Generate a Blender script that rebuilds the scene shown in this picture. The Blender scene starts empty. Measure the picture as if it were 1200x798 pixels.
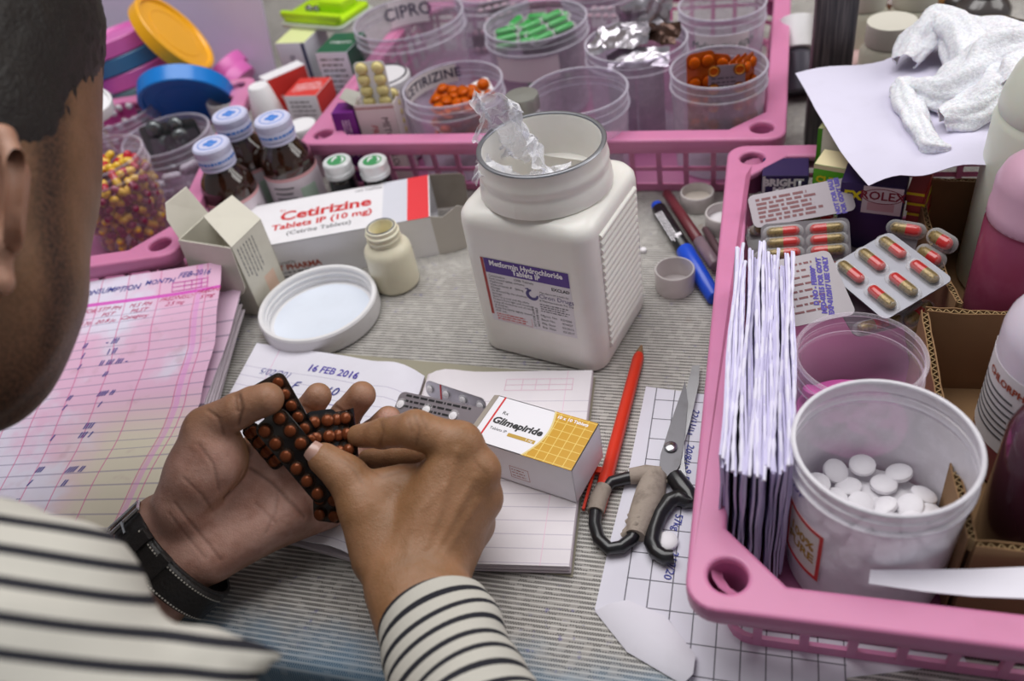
# Pharmacy table scene: a dispenser counts tablet strips over a counter full of medicine tubs.
import bpy, bmesh, math, random
import numpy as np
from mathutils import Vector, Matrix, noise as mnoise

random.seed(7)
S = 0.01                      # all numbers below are centimetres; S turns them into metres
D = bpy.data
COL = bpy.context.scene.collection
scene = bpy.context.scene

# ------------------------------------------------------------------ camera
CAM_H = 43.0                  # lens height above the table top (table top is z = 0)
FOC = 1000.0                  # focal length in pixels of a 1200 px wide frame (30 mm on 36 mm)
_p, _r, _y = math.radians(41.25), math.radians(-11.5), math.radians(21.0)
_fw = Vector((0, math.cos(_p), -math.sin(_p))); _rt = Vector((1, 0, 0)); _up = _rt.cross(_fw)
_Z = Matrix.Rotation(_y, 3, 'Z')
CR = _Z @ (math.cos(_r) * _rt + math.sin(_r) * _up)
CU = _Z @ (-math.sin(_r) * _rt + math.cos(_r) * _up)
CF = _Z @ _fw
CP = Vector((0, 0, CAM_H))
cam_data = D.cameras.new('camera'); cam = D.objects.new('camera', cam_data); COL.objects.link(cam)
cam_data.sensor_width = 36.0; cam_data.lens = 30.0
cam_data.clip_start = 0.02; cam_data.clip_end = 20
cm = Matrix((CR, CU, -CF)).transposed().to_4x4(); cm.translation = CP * S
cam.matrix_world = cm
cam_data.dof.use_dof = True
cam_data.dof.focus_distance = 0.53
cam_data.dof.aperture_fstop = 5.4
scene.camera = cam

# ------------------------------------------------------------------ light
w = D.worlds.new('world'); scene.world = w; w.use_nodes = True
w.node_tree.nodes['Background'].inputs[0].default_value = (0.93, 0.95, 1.0, 1)
w.node_tree.nodes['Background'].inputs[1].default_value = 0.22

def area(name, loc, target, sx, sy, power, col):
    l = D.lights.new(name, 'AREA'); l.shape = 'RECTANGLE'; l.size = sx * S; l.size_y = sy * S
    l.energy = power; l.color = col
    o = D.objects.new(name, l); COL.objects.link(o)
    o.location = Vector(loc) * S
    o.rotation_euler = (Vector(target) - Vector(loc)).to_track_quat('-Z', 'Y').to_euler()
    return o
area('ceiling_light', (-30, 72, 155), (-16, 52, 0), 150, 110, 25.0, (1.0, 0.98, 0.97))
area('window_light', (95, 95, 95), (-8, 45, 0), 90, 80, 7.5, (1.0, 0.98, 0.95))

scene.view_settings.view_transform = 'Standard'
scene.view_settings.look = 'None'
scene.view_settings.exposure = 0.0
scene.view_settings.gamma = 1.0
scene.view_settings.use_curve_mapping = False

# ------------------------------------------------------------------ helpers
def at(x, y, z=0.0):
    """The point at height z (cm) that the photograph shows at pixel x, y."""
    d = CF + CR * ((x - 600) / FOC) + CU * ((399 - y) / FOC)
    return CP + d * ((z - CAM_H) / d.z)
def ray(x, y, depth):
    """The point at a depth (cm) in front of the lens that the photograph shows at pixel x, y."""
    return CP + (CF + CR * ((x - 600) / FOC) + CU * ((399 - y) / FOC)) * depth
def camdir(r, u, t):
    """A world direction given as right, up and towards in the photograph."""
    return (CR * r + CU * u - CF * t).normalized()

def lin(h):
    h = h.lstrip('#'); out = []
    for i in (0, 2, 4):
        c = int(h[i:i + 2], 16) / 255
        out.append(c / 12.92 if c <= 0.04045 else ((c + 0.055) / 1.055) ** 2.4)
    return (*out, 1.0)

class NT:
    """Small wrapper to wire shader nodes."""
    def __init__(s, name):
        s.m = D.materials.new(name); s.m.use_nodes = True
        s.t = s.m.node_tree; s.b = s.t.nodes['Principled BSDF']; s.out = s.t.nodes['Material Output']
    def n(s, typ, **kw):
        nd = s.t.nodes.new(typ)
        for k, v in kw.items(): setattr(nd, k, v)
        return nd
    def link(s, a, b): s.t.links.new(a, b)
    def val(s, sock, v):
        if isinstance(v, bpy.types.NodeSocket): s.link(v, sock)
        else: sock.default_value = v
    def math(s, op, a, b=0.0, c=None):
        nd = s.n('ShaderNodeMath', operation=op)
        s.val(nd.inputs[0], a); s.val(nd.inputs[1], b)
        if c is not None: s.val(nd.inputs[2], c)
        return nd.outputs[0]
    def mix(s, fac, a, b):
        nd = s.n('ShaderNodeMix', data_type='RGBA')
        s.val(nd.inputs[0], fac); s.val(nd.inputs[6], a); s.val(nd.inputs[7], b)
        return nd.outputs[2]
    def xyz(s, scale=100.0):
        """Object coordinates in cm, split."""
        tc = s.n('ShaderNodeTexCoord'); sp = s.n('ShaderNodeSeparateXYZ')
        vm = s.n('ShaderNodeVectorMath', operation='SCALE'); vm.inputs[3].default_value = scale
        s.link(tc.outputs['Object'], vm.inputs[0]); s.link(vm.outputs[0], sp.inputs[0])
        return sp.outputs[0], sp.outputs[1], sp.outputs[2], vm.outputs[0]
    def noise(s, vec, scale, detail=3.0, rough=0.55):
        nd = s.n('ShaderNodeTexNoise'); nd.inputs['Scale'].default_value = scale
        nd.inputs['Detail'].default_value = detail; nd.inputs['Roughness'].default_value = rough
        s.link(vec, nd.inputs['Vector']); return nd.outputs[0]
    def ramp(s, v, a, b):
        nd = s.n('ShaderNodeMapRange', interpolation_type='SMOOTHSTEP')
        s.val(nd.inputs[0], v); nd.inputs[1].default_value = a; nd.inputs[2].default_value = b
        return nd.outputs[0]
    def lines(s, c, period, offset, half):
        """1 on lines every period (cm) of coordinate c."""
        d = s.math('PINGPONG', s.math('SUBTRACT', c, offset), period / 2)
        return s.math('LESS_THAN', d, half)
    def band(s, c, a, b):
        return s.math('MULTIPLY', s.math('GREATER_THAN', c, a), s.math('LESS_THAN', c, b))
    def bump(s, h, strength=0.3, dist=0.001):
        nd = s.n('ShaderNodeBump'); nd.inputs['Strength'].default_value = strength; nd.inputs['Distance'].default_value = dist
        s.link(h, nd.inputs['Height']); s.link(nd.outputs[0], s.b.inputs['Normal'])
    def set(s, **kw):
        for k, v in kw.items(): s.val(s.b.inputs[k.replace('_', ' ')], v)
        return s
MATS = {}
def mat(name, col='#ffffff', rough=0.5, metal=0.0, dirt=0.0, dirtcol='#6b5a45', dscale=0.6, spec=0.5, sss=0.0, trans=0.0, coat=0.0, bump=0.0, bscale=6.0):
    """Plain surface with a little uneven colour."""
    if name in MATS: return MATS[name]
    k = NT(name); x, y, z, v = k.xyz()
    c = lin(col)
    nz = k.noise(v, dscale, 4.0, 0.6)
    base = k.mix(k.math('MULTIPLY', k.ramp(nz, 0.45, 0.8), max(dirt, 0.04)), c, lin(dirtcol))
    k.set(Base_Color=base, Roughness=rough, Metallic=metal, Specular_IOR_Level=spec)
    if sss: k.set(Subsurface_Weight=sss, Subsurface_Scale=0.004)
    if trans: k.set(Transmission_Weight=trans)
    if coat: k.set(Coat_Weight=coat, Coat_Roughness=0.1)
    if bump: k.bump(k.noise(v, bscale, 3.0), bump, 0.001)
    MATS[name] = k.m; return k.m
def clear(name, tint='#ffffff', body='#ffffff', lo=0.15, hi=0.6, rough=0.2, haze=0.0):
    """Thin see-through plastic: mostly lets light through, milkier where the wall turns away."""
    if name in MATS: return MATS[name]
    k = NT(name); x, y, z, v = k.xyz()
    tr = k.n('ShaderNodeBsdfTransparent'); tr.inputs[0].default_value = lin(tint)
    lw = k.n('ShaderNodeLayerWeight'); lw.inputs[0].default_value = 0.35
    f = k.math('MULTIPLY_ADD', lw.outputs['Facing'], hi - lo, lo)
    if haze: f = k.math('MULTIPLY_ADD', k.ramp(k.noise(v, 0.9, 4.0, 0.65), 0.4, 0.75), haze, f)
    k.set(Base_Color=lin(body), Roughness=rough)
    mx = k.n('ShaderNodeMixShader'); k.link(f, mx.inputs[0]); k.link(tr.outputs[0], mx.inputs[1]); k.link(k.b.outputs[0], mx.inputs[2])
    k.link(mx.outputs[0], k.out.inputs[0])
    MATS[name] = k.m; return k.m

class G:
    """Collects shapes (cm) that become ONE mesh object."""
    def __init__(s): s.v = []; s.f = []; s.m = []
    def add(s, vs, fs, mi=0):
        o = len(s.v); s.v += [tuple(p) for p in vs]
        for f in fs: s.f.append(tuple(i + o for i in f)); s.m.append(mi)
        return s
    def box(s, x0, x1, y0, y1, z0, z1, mi=0):
        return s.add([(x, y, z) for z in (z0, z1) for y in (y0, y1) for x in (x0, x1)],
                     [(0, 2, 3, 1), (4, 5, 7, 6), (0, 1, 5, 4), (2, 6, 7, 3), (0, 4, 6, 2), (1, 3, 7, 5)], mi)
    def loft(s, rings, cap0=True, cap1=True, mi=0, wrap=True):
        n = len(rings[0]); vs = [p for r in rings for p in r]; fs = []
        for j in range(len(rings) - 1):
            for i in range(n if wrap else n - 1):
                a = j * n + i; b = j * n + (i + 1) % n
                fs.append((a, b, b + n, a + n))
        if cap0: fs.append(tuple(range(n - 1, -1, -1)))
        if cap1: fs.append(tuple((len(rings) - 1) * n + i for i in range(n)))
        return s.add(vs, fs, mi)
    def rings(s, prof, n, cx=0, cy=0):
        return [[(cx + r * math.cos(2 * math.pi * i / n), cy + r * math.sin(2 * math.pi * i / n), z) for i in range(n)] for r, z in prof]
    def lathe(s, prof, n=32, cx=0, cy=0, cap0=False, cap1=False, mi=0):
        return s.loft(s.rings(prof, n, cx, cy), cap0, cap1, mi)
    def rrect(s, w, d, r, z, k=4, cx=0, cy=0):
        out = []; r = min(r, w / 2 - 1e-4, d / 2 - 1e-4)
        for qx, qy, a0 in ((1, 1, 0), (-1, 1, 90), (-1, -1, 180), (1, -1, 270)):
            for i in range(k + 1):
                a = math.radians(a0 + 90 * i / k)
                out.append((cx + qx * (w / 2 - r) + r * math.cos(a), cy + qy * (d / 2 - r) + r * math.sin(a), z))
        return out
    def rbox(s, w, d, z0, z1, r=0.15, bev=0.1, k=3, cx=0, cy=0, mi=0):
        L = [(bev, z0), (bev * .3, z0 + bev * .3), (0, z0 + bev), (0, z1 - bev), (bev * .3, z1 - bev * .3), (bev, z1)]
        return s.loft([s.rrect(w - 2 * i, d - 2 * i, max(r - i * .5, 0.02), z, k, cx, cy) for i, z in L], True, True, mi)
    def tube(s, pts, rad, n=10, caps=True, mi=0, flat=None):
        pts = [Vector(p) for p in pts]; rings = []; up = None
        for i, p in enumerate(pts):
            t = (pts[min(i + 1, len(pts) - 1)] - pts[max(i - 1, 0)]).normalized()
            if up is None: up = Vector((0, 0, 1)) if abs(t.z) < .9 else Vector((1, 0, 0))
            u = (up - t * up.dot(t)).normalized(); up = u; q = t.cross(u)
            r = rad[i] if isinstance(rad, (list, tuple)) else rad
            ru, rq = (r, r) if flat is None else (r * flat, r)
            rings.append([p + u * (ru * math.sin(2 * math.pi * j / n)) + q * (rq * math.cos(2 * math.pi * j / n)) for j in range(n)])
        return s.loft(rings, caps, caps, mi)
    def torus(s, R, r, z, n=40, k=8, cx=0, cy=0, mi=0, flat=1.0):
        vs = []; fs = []
        for i in range(n):
            a = 2 * math.pi * i / n
            for j in range(k):
                b = 2 * math.pi * j / k; q = R + r * math.cos(b)
                vs.append((cx + q * math.cos(a), cy + q * math.sin(a), z + r * flat * math.sin(b)))
        for i in range(n):
            for j in range(k):
                fs.append((i * k + j, (i + 1) % n * k + j, (i + 1) % n * k + (j + 1) % k, i * k + (j + 1) % k))
        return s.add(vs, fs, mi)
    def prism(s, poly, z0, z1, mi=0):
        n = len(poly)
        return s.add([(x, y, z0) for x, y in poly] + [(x, y, z1) for x, y in poly],
                     [tuple(range(n - 1, -1, -1)), tuple(range(n, 2 * n))] + [(i, (i + 1) % n, (i + 1) % n + n, i + n) for i in range(n)], mi)
    def capsule(s, a, b, r, n=12, mi=0, m2=None):
        a = Vector(a); b = Vector(b); t = (b - a).normalized(); pts = []; rad = []
        for i in range(5): q = math.radians(90 - 90 * i / 4 * .97 - 2); pts.append(a - t * (r * math.sin(q))); rad.append(r * math.cos(q))
        mid = len(pts); pts.append((a + b) / 2); rad.append(r)
        for i in range(5): q = math.radians(90 * i / 4 * .97); pts.append(b + t * (r * math.sin(q))); rad.append(r * math.cos(q))
        f0 = len(s.f); s.tube(pts, rad, n, True, mi)
        if m2 is not None:
            for i in range(f0 + mid * n, f0 + n * (len(pts) - 1)): s.m[i] = m2
            s.m[-1] = m2
        return s
    def sheet(s, rows, th=0.03, mi=0):
        """Grid of points [row][col] as a sheet with a real thickness."""
        R_ = len(rows); C_ = len(rows[0]); P = [[Vector(p) for p in r] for r in rows]; top = []; bot = []
        for i in range(R_):
            for j in range(C_):
                du = P[i][min(j + 1, C_ - 1)] - P[i][max(j - 1, 0)]; dv = P[min(i + 1, R_ - 1)][j] - P[max(i - 1, 0)][j]
                nn = du.cross(dv); nn = nn.normalized() if nn.length > 1e-9 else Vector((0, 0, 1))
                top.append(P[i][j] + nn * th / 2); bot.append(P[i][j] - nn * th / 2)
        n = R_ * C_; fs = []
        for i in range(R_ - 1):
            for j in range(C_ - 1):
                a = i * C_ + j; fs.append((a, a + 1, a + 1 + C_, a + C_)); fs.append((n + a, n + a + C_, n + a + 1 + C_, n + a + 1))
        for i in range(R_ - 1):
            a = i * C_; fs.append((a, a + C_, n + a + C_, n + a)); a += C_ - 1; fs.append((a, n + a, n + a + C_, a + C_))
        for j in range(C_ - 1):
            fs.append((j, n + j, n + j + 1, j + 1)); a = (R_ - 1) * C_ + j; fs.append((a, a + 1, n + a + 1, n + a))
        return s.add(top + bot, fs, mi)

def mesh(name, g, mats, sharp=35):
    me = D.meshes.new(name)
    v = np.array(g.v, dtype=np.float32).reshape(-1, 3) * S
    me.from_pydata(v.tolist(), [], g.f)
    for m_ in (mats if isinstance(mats, (list, tuple)) else [mats]): me.materials.append(m_)
    me.polygons.foreach_set('material_index', g.m)
    bm = bmesh.new(); bm.from_mesh(me); bmesh.ops.recalc_face_normals(bm, faces=bm.faces)
    if sharp:
        lim = math.radians(sharp)
        for f in bm.faces: f.smooth = True
        for e in bm.edges:
            if len(e.link_faces) == 2 and e.calc_face_angle(0) > lim: e.smooth = False
    bm.to_mesh(me); bm.free()
    return me
def part(name, g, mats, parent=None, sharp=35, label=None, M=None, kind=None):
    me = g if isinstance(g, bpy.types.Mesh) else mesh(name, g, mats, sharp)
    o = D.objects.new(name, me); COL.objects.link(o)
    if parent: o.parent = parent
    if M is not None:
        M = M.copy(); M.translation = M.translation * S; o.matrix_local = M
    if label: o['label'] = label
    if kind: o['kind'] = kind
    return o
def tag(o, label, cat, group=None):
    o['label'] = label; o['category'] = cat
    if group: o['group'] = group
    return o
def frame(O, X, Y):
    """Matrix with origin O, x axis along X, z axis normal to X and Y."""
    X = Vector(X).normalized(); Z = X.cross(Vector(Y)).normalized(); Y = Z.cross(X)
    m = Matrix((X, Y, Z)).transposed().to_4x4(); m.translation = Vector(O); return m
def spin(O, deg=0):
    m = Matrix.Rotation(math.radians(deg), 4, 'Z'); m.translation = Vector(O); return m
def thing(name, label, cat, M=None, group=None):
    o = D.objects.new(name, None); COL.objects.link(o); o.empty_display_size = 0.02
    if M is not None:
        M = M if isinstance(M, Matrix) else spin(M)
        M = M.copy(); M.translation = M.translation * S; o.matrix_world = M
    return tag(o, label, cat, group)
def single(name, g, mats, label, cat, M=None, group=None, sharp=35):
    return tag(part(name, g, mats, None, sharp, None, M if M is None or isinstance(M, Matrix) else spin(M)), label, cat, group)
def copy_tree(o, parent=None):
    c = o.copy(); COL.objects.link(c)
    if parent: c.parent = parent
    for ch in list(o.children): copy_tree(ch, c)
    return c
def place(o, M):
    M = M.copy(); M.translation = M.translation * S; o.matrix_world = M; return o

def text(body, size, m, parent, O, R=(1, 0, 0), U=(0, 1, 0), align='CENTER', sx=1.0, shear=0.0, bold=0.0, jit=0.0, space=1.0, line=1.0, wrap=None, name='lettering'):
    """Flat printed letters lying on a face of parent: O is the anchor, R the reading direction, U the letters' up (cm, parent's space)."""
    c = D.curves.new(name, 'FONT'); c.body = body; c.size = size * S; c.align_x = align; c.align_y = 'CENTER'
    c.shear = shear; c.offset = bold * S; c.resolution_u = 2; c.space_character = space; c.space_line = line; c.fill_mode = 'FRONT'
    o = D.objects.new(name, c); COL.objects.link(o)
    bpy.context.view_layer.update()
    me = D.meshes.new_from_object(o); D.objects.remove(o); D.curves.remove(c)
    R = Vector(R).normalized(); U = Vector(U); Nn = R.cross(U).normalized(); U = Nn.cross(R)
    for vv in me.vertices:
        p = vv.co / S; x, y = p.x * sx, p.y
        if jit:
            x += jit * math.sin(x * 2.1 + y * 3 + len(body)); y += jit * (math.sin(x * 1.7 + 2) + .6 * math.sin(x * 4.3))
        q = Vector((x, y, 0))
        if wrap: vv.co = wrap(x, y) * S
        else: vv.co = (Vector(O) + R * x + U * y + Nn * 0.012) * S
    me.materials.clear(); me.materials.append(m)
    ob = D.objects.new(name, me); COL.objects.link(ob); ob.parent = parent
    return ob
def greek(parent, O, R, U, width, n, lh, h, m, seed=1, name='fine_print', ragged=0.8):
    """Lines of print too small to read: word-length dashes."""
    rnd = random.Random(seed); g = G(); R = Vector(R).normalized(); U = Vector(U).normalized(); N_ = R.cross(U); O = Vector(O)
    for i in range(n):
        x = 0; end = width * (ragged + (1 - ragged) * rnd.random())
        while x < end:
            w_ = min(rnd.uniform(.5, 2.6) * abs(h) * 1.6, end - x)
            p = O + R * x - U * (i * lh) + N_ * 0.012
            g.add([p, p + R * w_, p + R * w_ + U * h, p + U * h], [(0, 1, 2, 3)])
            x += w_ + abs(h) * 0.8
    return part(name, g, m, parent, 0)
def quad(parent, O, R, U, w_, h_, m, name='printed_band', label=None, lift=0.008):
    g = G(); R = Vector(R).normalized(); U = Vector(U).normalized(); N_ = R.cross(U); p = Vector(O) + N_ * lift
    g.add([p, p + R * w_, p + R * w_ + U * h_, p + U * h_], [(0, 1, 2, 3)])
    return part(name, g, m, parent, 0, label)

INK = mat('blue_ink', '#2b3590', .6); VIOLET = mat('violet_ink', '#4a3aa8', .6); BLACK = mat('black_print', '#1c1b1e', .5)
RED = mat('red_print', '#c8262b', .5); GREY = mat('grey_print', '#56545a', .6); MAGENTA = mat('magenta_ink', '#c93fa6', .6)
WHITE = mat('white_plastic', '#e9e8ea', .35, dirt=.1, dirtcol='#b9b0a0')
CARTON = mat('white_carton', '#e4e2e6', .55, dirt=.06)
CREAMC = mat('cream_carton', '#d6d2c4', .6, dirt=.08)
KRAFT = mat('kraft_carton', '#9c9389', .8, dirt=.2)
PRINTRED = mat('red_carton', '#cf3a34', .45)
# ------------------------------------------------------------------ setting
def mat_mat():
    k = NT('woven_plastic_mat'); x, y, z, v = k.xyz()
    ridge = k.math('PINGPONG', y, 0.15)                      # 0..0.15 across each cord
    ridge = k.math('DIVIDE', ridge, 0.15)
    row = k.math('FLOOR', k.math('DIVIDE', y, 0.3))
    xs = k.math('ADD', x, k.math('MULTIPLY', row, 0.37))
    thr = k.math('DIVIDE', k.math('PINGPONG', xs, 0.075), 0.075)
    valley = k.ramp(ridge, 0.7, 0.45)
    gap = k.math('MULTIPLY', valley, k.ramp(thr, 0.75, 0.35))
    wv = k.n('ShaderNodeCombineXYZ'); k.link(k.math('MULTIPLY', xs, 2.2), wv.inputs[0]); k.link(row, wv.inputs[1])
    rn = k.n('ShaderNodeTexWhiteNoise', noise_dimensions='2D')
    fl = k.n('ShaderNodeVectorMath', operation='FLOOR'); k.link(wv.outputs[0], fl.inputs[0]); k.link(fl.outputs[0], rn.inputs['Vector'])
    gap = k.math('MULTIPLY', gap, k.ramp(rn.outputs[0], 0.0, 0.45))
    big = k.noise(v, 0.12, 4.0, 0.6)
    c = k.mix(k.ramp(ridge, 0.45, 0.95), lin('#a29e99'), lin('#d0cdc8'))
    c = k.mix(k.math('MULTIPLY', k.ramp(big, 0.42, 0.7), 0.45), c, lin('#8f8a84'))
    c = k.mix(k.math('MULTIPLY', gap, 0.9), c, lin('#33312f'))
    spk = k.noise(v, 1.9, 2.0, 0.6); spk2 = k.noise(v, 0.16, 2.0, 0.5)
    c = k.mix(k.math('MULTIPLY', k.math('MULTIPLY', k.ramp(spk, 0.62, 0.72), k.ramp(spk2, 0.42, 0.62)), 0.55), c, lin('#5b5490'))
    brn = k.noise(v, 0.5, 3.0, 0.5)
    c = k.mix(k.math('MULTIPLY', k.ramp(brn, 0.68, 0.76), 0.35), c, lin('#7a5a4a'))
    edge = k.math('ADD', y, k.math('MULTIPLY', k.math('SUBTRACT', k.noise(v, 0.35, 3.0), 0.5), 5.0))
    c = k.mix(k.math('MULTIPLY', k.ramp(edge, 22.5, 18.3), 0.6), c, lin('#5b88a8'))
    k.set(Base_Color=c, Roughness=0.55, Specular_IOR_Level=0.35)
    k.bump(k.math('ADD', ridge, k.math('MULTIPLY', thr, 0.35)), 0.3, 0.0005)
    return k.m
MATM = mat_mat()
WOOD = mat('table_wood', '#6b4a33', .6, dirt=.3, dirtcol='#3a2518')
table = thing('table', 'wooden counter table under the grey woven mat', 'table', Vector((0, 0, 0)))
g = G(); g.box(-135, 75, 19.2, 165, -4.2, -0.62); part('tabletop', g, WOOD, table)
for x in (-131, 71):
    for y in (23, 161):
        g = G(); g.box(x - 3, x + 3, y - 3, y + 3, -75, -4.2); part('leg', g, WOOD, table)
# the mat: one cloth that lies on the top and rolls over the front edge
rows = []
prof = [(165, 0), (120, 0), (80, 0), (50, 0), (30, 0), (20.2, 0)] + [(19.4 - .8 * math.sin(a), -.8 + .8 * math.cos(a)) for a in (.3, .6, .9, 1.2, 1.5)] + [(18.55, -2.2), (18.7, -5.5)]
for y, z in prof: rows.append([(x, y, z - .3) for x in (75, 20, -30, -80, -135)])
g = G(); g.sheet(rows, .6)
single('table_mat', g, MATM, 'grey woven plastic mat covering the whole table, faded blue along its front edge', 'mat')
g = G(); g.box(-300, 250, -150, 210, -79, -75)
part('floor', g, mat('floor_concrete', '#7d766f', .8), kind='structure')
g = G(); g.box(-300, 250, 205, 212, -75, 220)
part('wall_back', g, mat('wall_plaster', '#86705e', .9, dirt=.3), kind='structure')

# ------------------------------------------------------------------ paper helpers
class Sheet:
    def __init__(s, rows): s.P = [[Vector(p) for p in r] for r in rows]; s.R = len(rows); s.C = len(rows[0])
    def at(s, u, v):
        a = min(max(v, 0), .9999) * (s.R - 1); b = min(max(u, 0), .9999) * (s.C - 1); i, j = int(a), int(b); a -= i; b -= j
        return (s.P[i][j] * (1 - a) + s.P[i + 1][j] * a) * (1 - b) + (s.P[i][j + 1] * (1 - a) + s.P[i + 1][j + 1] * a) * b
    def build(s, name, m, parent=None, th=0.03, label=None):
        g = G(); g.sheet(s.P, th); me = mesh(name, g, m, 60)
        uv = me.uv_layers.new(name='UVMap'); n = s.R * s.C
        for l in me.loops:
            i = l.vertex_index % n; uv.data[l.index].uv = ((i % s.C) / (s.C - 1), (i // s.C) / (s.R - 1))
        return part(name, me, None, parent, label=label)
    def frame(s, u, v):
        e = .02; return s.at(u, v), s.at(u + e, v) - s.at(u - e, v), s.at(u, v - e) - s.at(u, v + e)
    def write(s, body, u, v, size, m, parent, lift=.03, **kw):
        O, R, U = s.frame(u, v); n_ = R.cross(U).normalized()
        w_ = lambda x, y: None
        return text(body, size, m, parent, O + n_ * lift, R, U, **kw)
def lerp_rows(L, Rr, ncol, bow=None):
    """Rows between matching left and right edge points."""
    out = []
    for i, (a, b) in enumerate(zip(L, Rr)):
        a, b = Vector(a), Vector(b)
        out.append([a.lerp(b, j / (ncol - 1)) + (bow(i / (len(L) - 1), j / (ncol - 1)) if bow else Vector((0, 0, 0))) for j in range(ncol)])
    return out
def uvc(k):
    tc = k.n('ShaderNodeTexCoord'); sp = k.n('ShaderNodeSeparateXYZ'); k.link(tc.outputs['UV'], sp.inputs[0]); return sp.outputs[0], sp.outputs[1]
def paper_mat(name, base='#e4e0ea', hl=None, vl=(), hw=.0016, lcol='#8d86a8', vcol='#d9a3c2', top=0.0, head=None, stain=None, double=None, lw=.75):
    k = NT(name); u, v = uvc(k); x, y, z, vv = k.xyz()
    c = k.mix(k.math('MULTIPLY', k.ramp(k.noise(vv, .25, 4.0), .4, .75), .12), lin(base), lin('#b9aebb'))
    if stain == 'pink':
        n1 = k.noise(vv, .13, 4.0, .6)
        f = k.math('ADD', n1, k.math('MULTIPLY', k.math('SUBTRACT', u, .55), .35))
        c = k.mix(k.math('MULTIPLY', k.ramp(f, .38, .56), .8), c, lin('#e0abc9'))
        gy = k.math('MULTIPLY', k.ramp(v, .52, .75), k.ramp(u, .45, .8))
        c = k.mix(k.math('MULTIPLY', k.math('MULTIPLY', gy, k.ramp(n1, .3, .55)), .75), c, lin('#d3d6b4'))
        c = k.mix(k.math('MULTIPLY', k.ramp(k.noise(vv, .45, 3.0), .6, .75), .3), c, lin('#b08a94'))
    if hl: c = k.mix(k.math('MULTIPLY', k.math('MULTIPLY', k.lines(v, hl, top, hw), k.math('GREATER_THAN', v, top - hl * .3)), lw), c, lin(lcol))
    for a in vl: c = k.mix(k.math('MULTIPLY', k.band(u, a - .0022, a + .0022), .8), c, lin(vcol))
    if head: c = k.mix(k.math('MULTIPLY', k.band(v, head - .008, head + .008), .9), c, lin('#d04cb8'))
    if double: c = k.mix(k.math('MULTIPLY', k.band(u, double, double + .02), .5), c, lin('#dc8cd0'))
    k.set(Base_Color=c, Roughness=.75, Specular_IOR_Level=.25)
    k.bump(k.noise(vv, .35, 3.0), .25, .002)
    return k.m
PAPER = mat('plain_paper', '#e2dfe9', .75, spec=.25, dirt=.05)
PAGEEDGE = mat('page_edges', '#cfc4cb', .85, dirt=.25, dirtcol='#8e7f86')

# ------------------------------------------------------------------ register (pink ledger, left)
reg = thing('register_book', 'pink ruled stock register lying open on the table beneath the man’s left arm', 'book')
Lp = [(-5, 356, 3.6), (-30, 400, 3.5), (-55, 450, 3.4), (-80, 500, 3.3), (-103, 550, 3.2), (-135, 622, 3.1)]
Rp = [(258, 303, 5.7), (255, 352, 4.8), (250, 400, 4.0), (234, 470, 3.4), (207, 530, 3.3), (160, 618, 3.2)]
def edge(ps, n):
    out = []
    for i in range(n):
        t = i / (n - 1) * (len(ps) - 1); j = min(int(t), len(ps) - 2); t -= j
        a, b = ps[j], ps[j + 1]; out.append(at(*[a[q] * (1 - t) + b[q] * t for q in range(3)]))
    return out
pg = Sheet(lerp_rows(edge(Lp, 26), edge(Rp, 26), 24, lambda v, u: Vector((0, 0, .12 * math.sin(v * 21 + u * 3) * (.3 + u) + .25 * math.sin(u * 5) * (1 - v)))))
pg.build('page', paper_mat('register_paper', '#dcd6e8', .0385, (.90, .945, .75, .615, .50, .40, .30, .2, .1), .0022, '#7d7398', '#cf6f9f', .19, .118, 'pink', .905, .5), reg, label='pink stained page with handwritten columns')
for (b, u, v, sz) in [('CONSUMPTION', .535, .06, .78), ('MONTH', .745, .05, .7), ('FEB-2016', .89, .036, .75)]:
    pg.write(b, u, v, sz, INK, reg, shear=.3, jit=.05, sx=1.0, bold=.008)
for b, u, v in [('MF FOR', .45, .15), ('STP PM', .555, .15), ('M.S FM', .68, .15), ('PREDNISO\n 2.5 mg', .82, .155), ('PREDNI\n 5 mg', .95, .145), ('PIST', .555, .18), ('PILST', .68, .18), ('TIFF 70', .45, .215), ('20.8 ju', .555, .215), ('Category', .67, .212)]:
    pg.write(b, u, v, .62, mat('crimson_ink', '#c02a6a', .6), reg, shear=.35, jit=.04)
for b, u, v in [('II', .50, .33), ('- III', .605, .325), ('I', .50, .375), ('I II', .61, .37), ('I', .497, .42), ('II III III -', .625, .415), ('II', .607, .46), ('II', .505, .545), ('IIII II', .64, .54), ('I', .50, .583), ('I', .63, .583), ('IIII', .62, .665), ('III I', .62, .70), ('I', .50, .705), ('III', .512, .83), ('IIII II', .65, .835), ('I', .50, .87), ('II', .637, .875), ('..', .49, .91)]:
    pg.write(b, u, v, .72, INK, reg, shear=.3, jit=.03, bold=.012)
g = G()     # printed box by the heading
for u0, u1, v0, v1 in [(.80, .95, .063, .066), (.80, .95, .082, .085), (.80, .95, .103, .106)] + [(q, q + .003, .064, .105) for q in (.80, .85, .88, .92, .945)]:
    g.add([pg.at(a, b) + Vector((0, 0, .035)) for a, b in ((u0, v0), (u1, v0), (u1, v1), (u0, v1))], [(0, 1, 2, 3)])
part('printed_box', g, MAGENTA, reg, 0)
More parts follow.
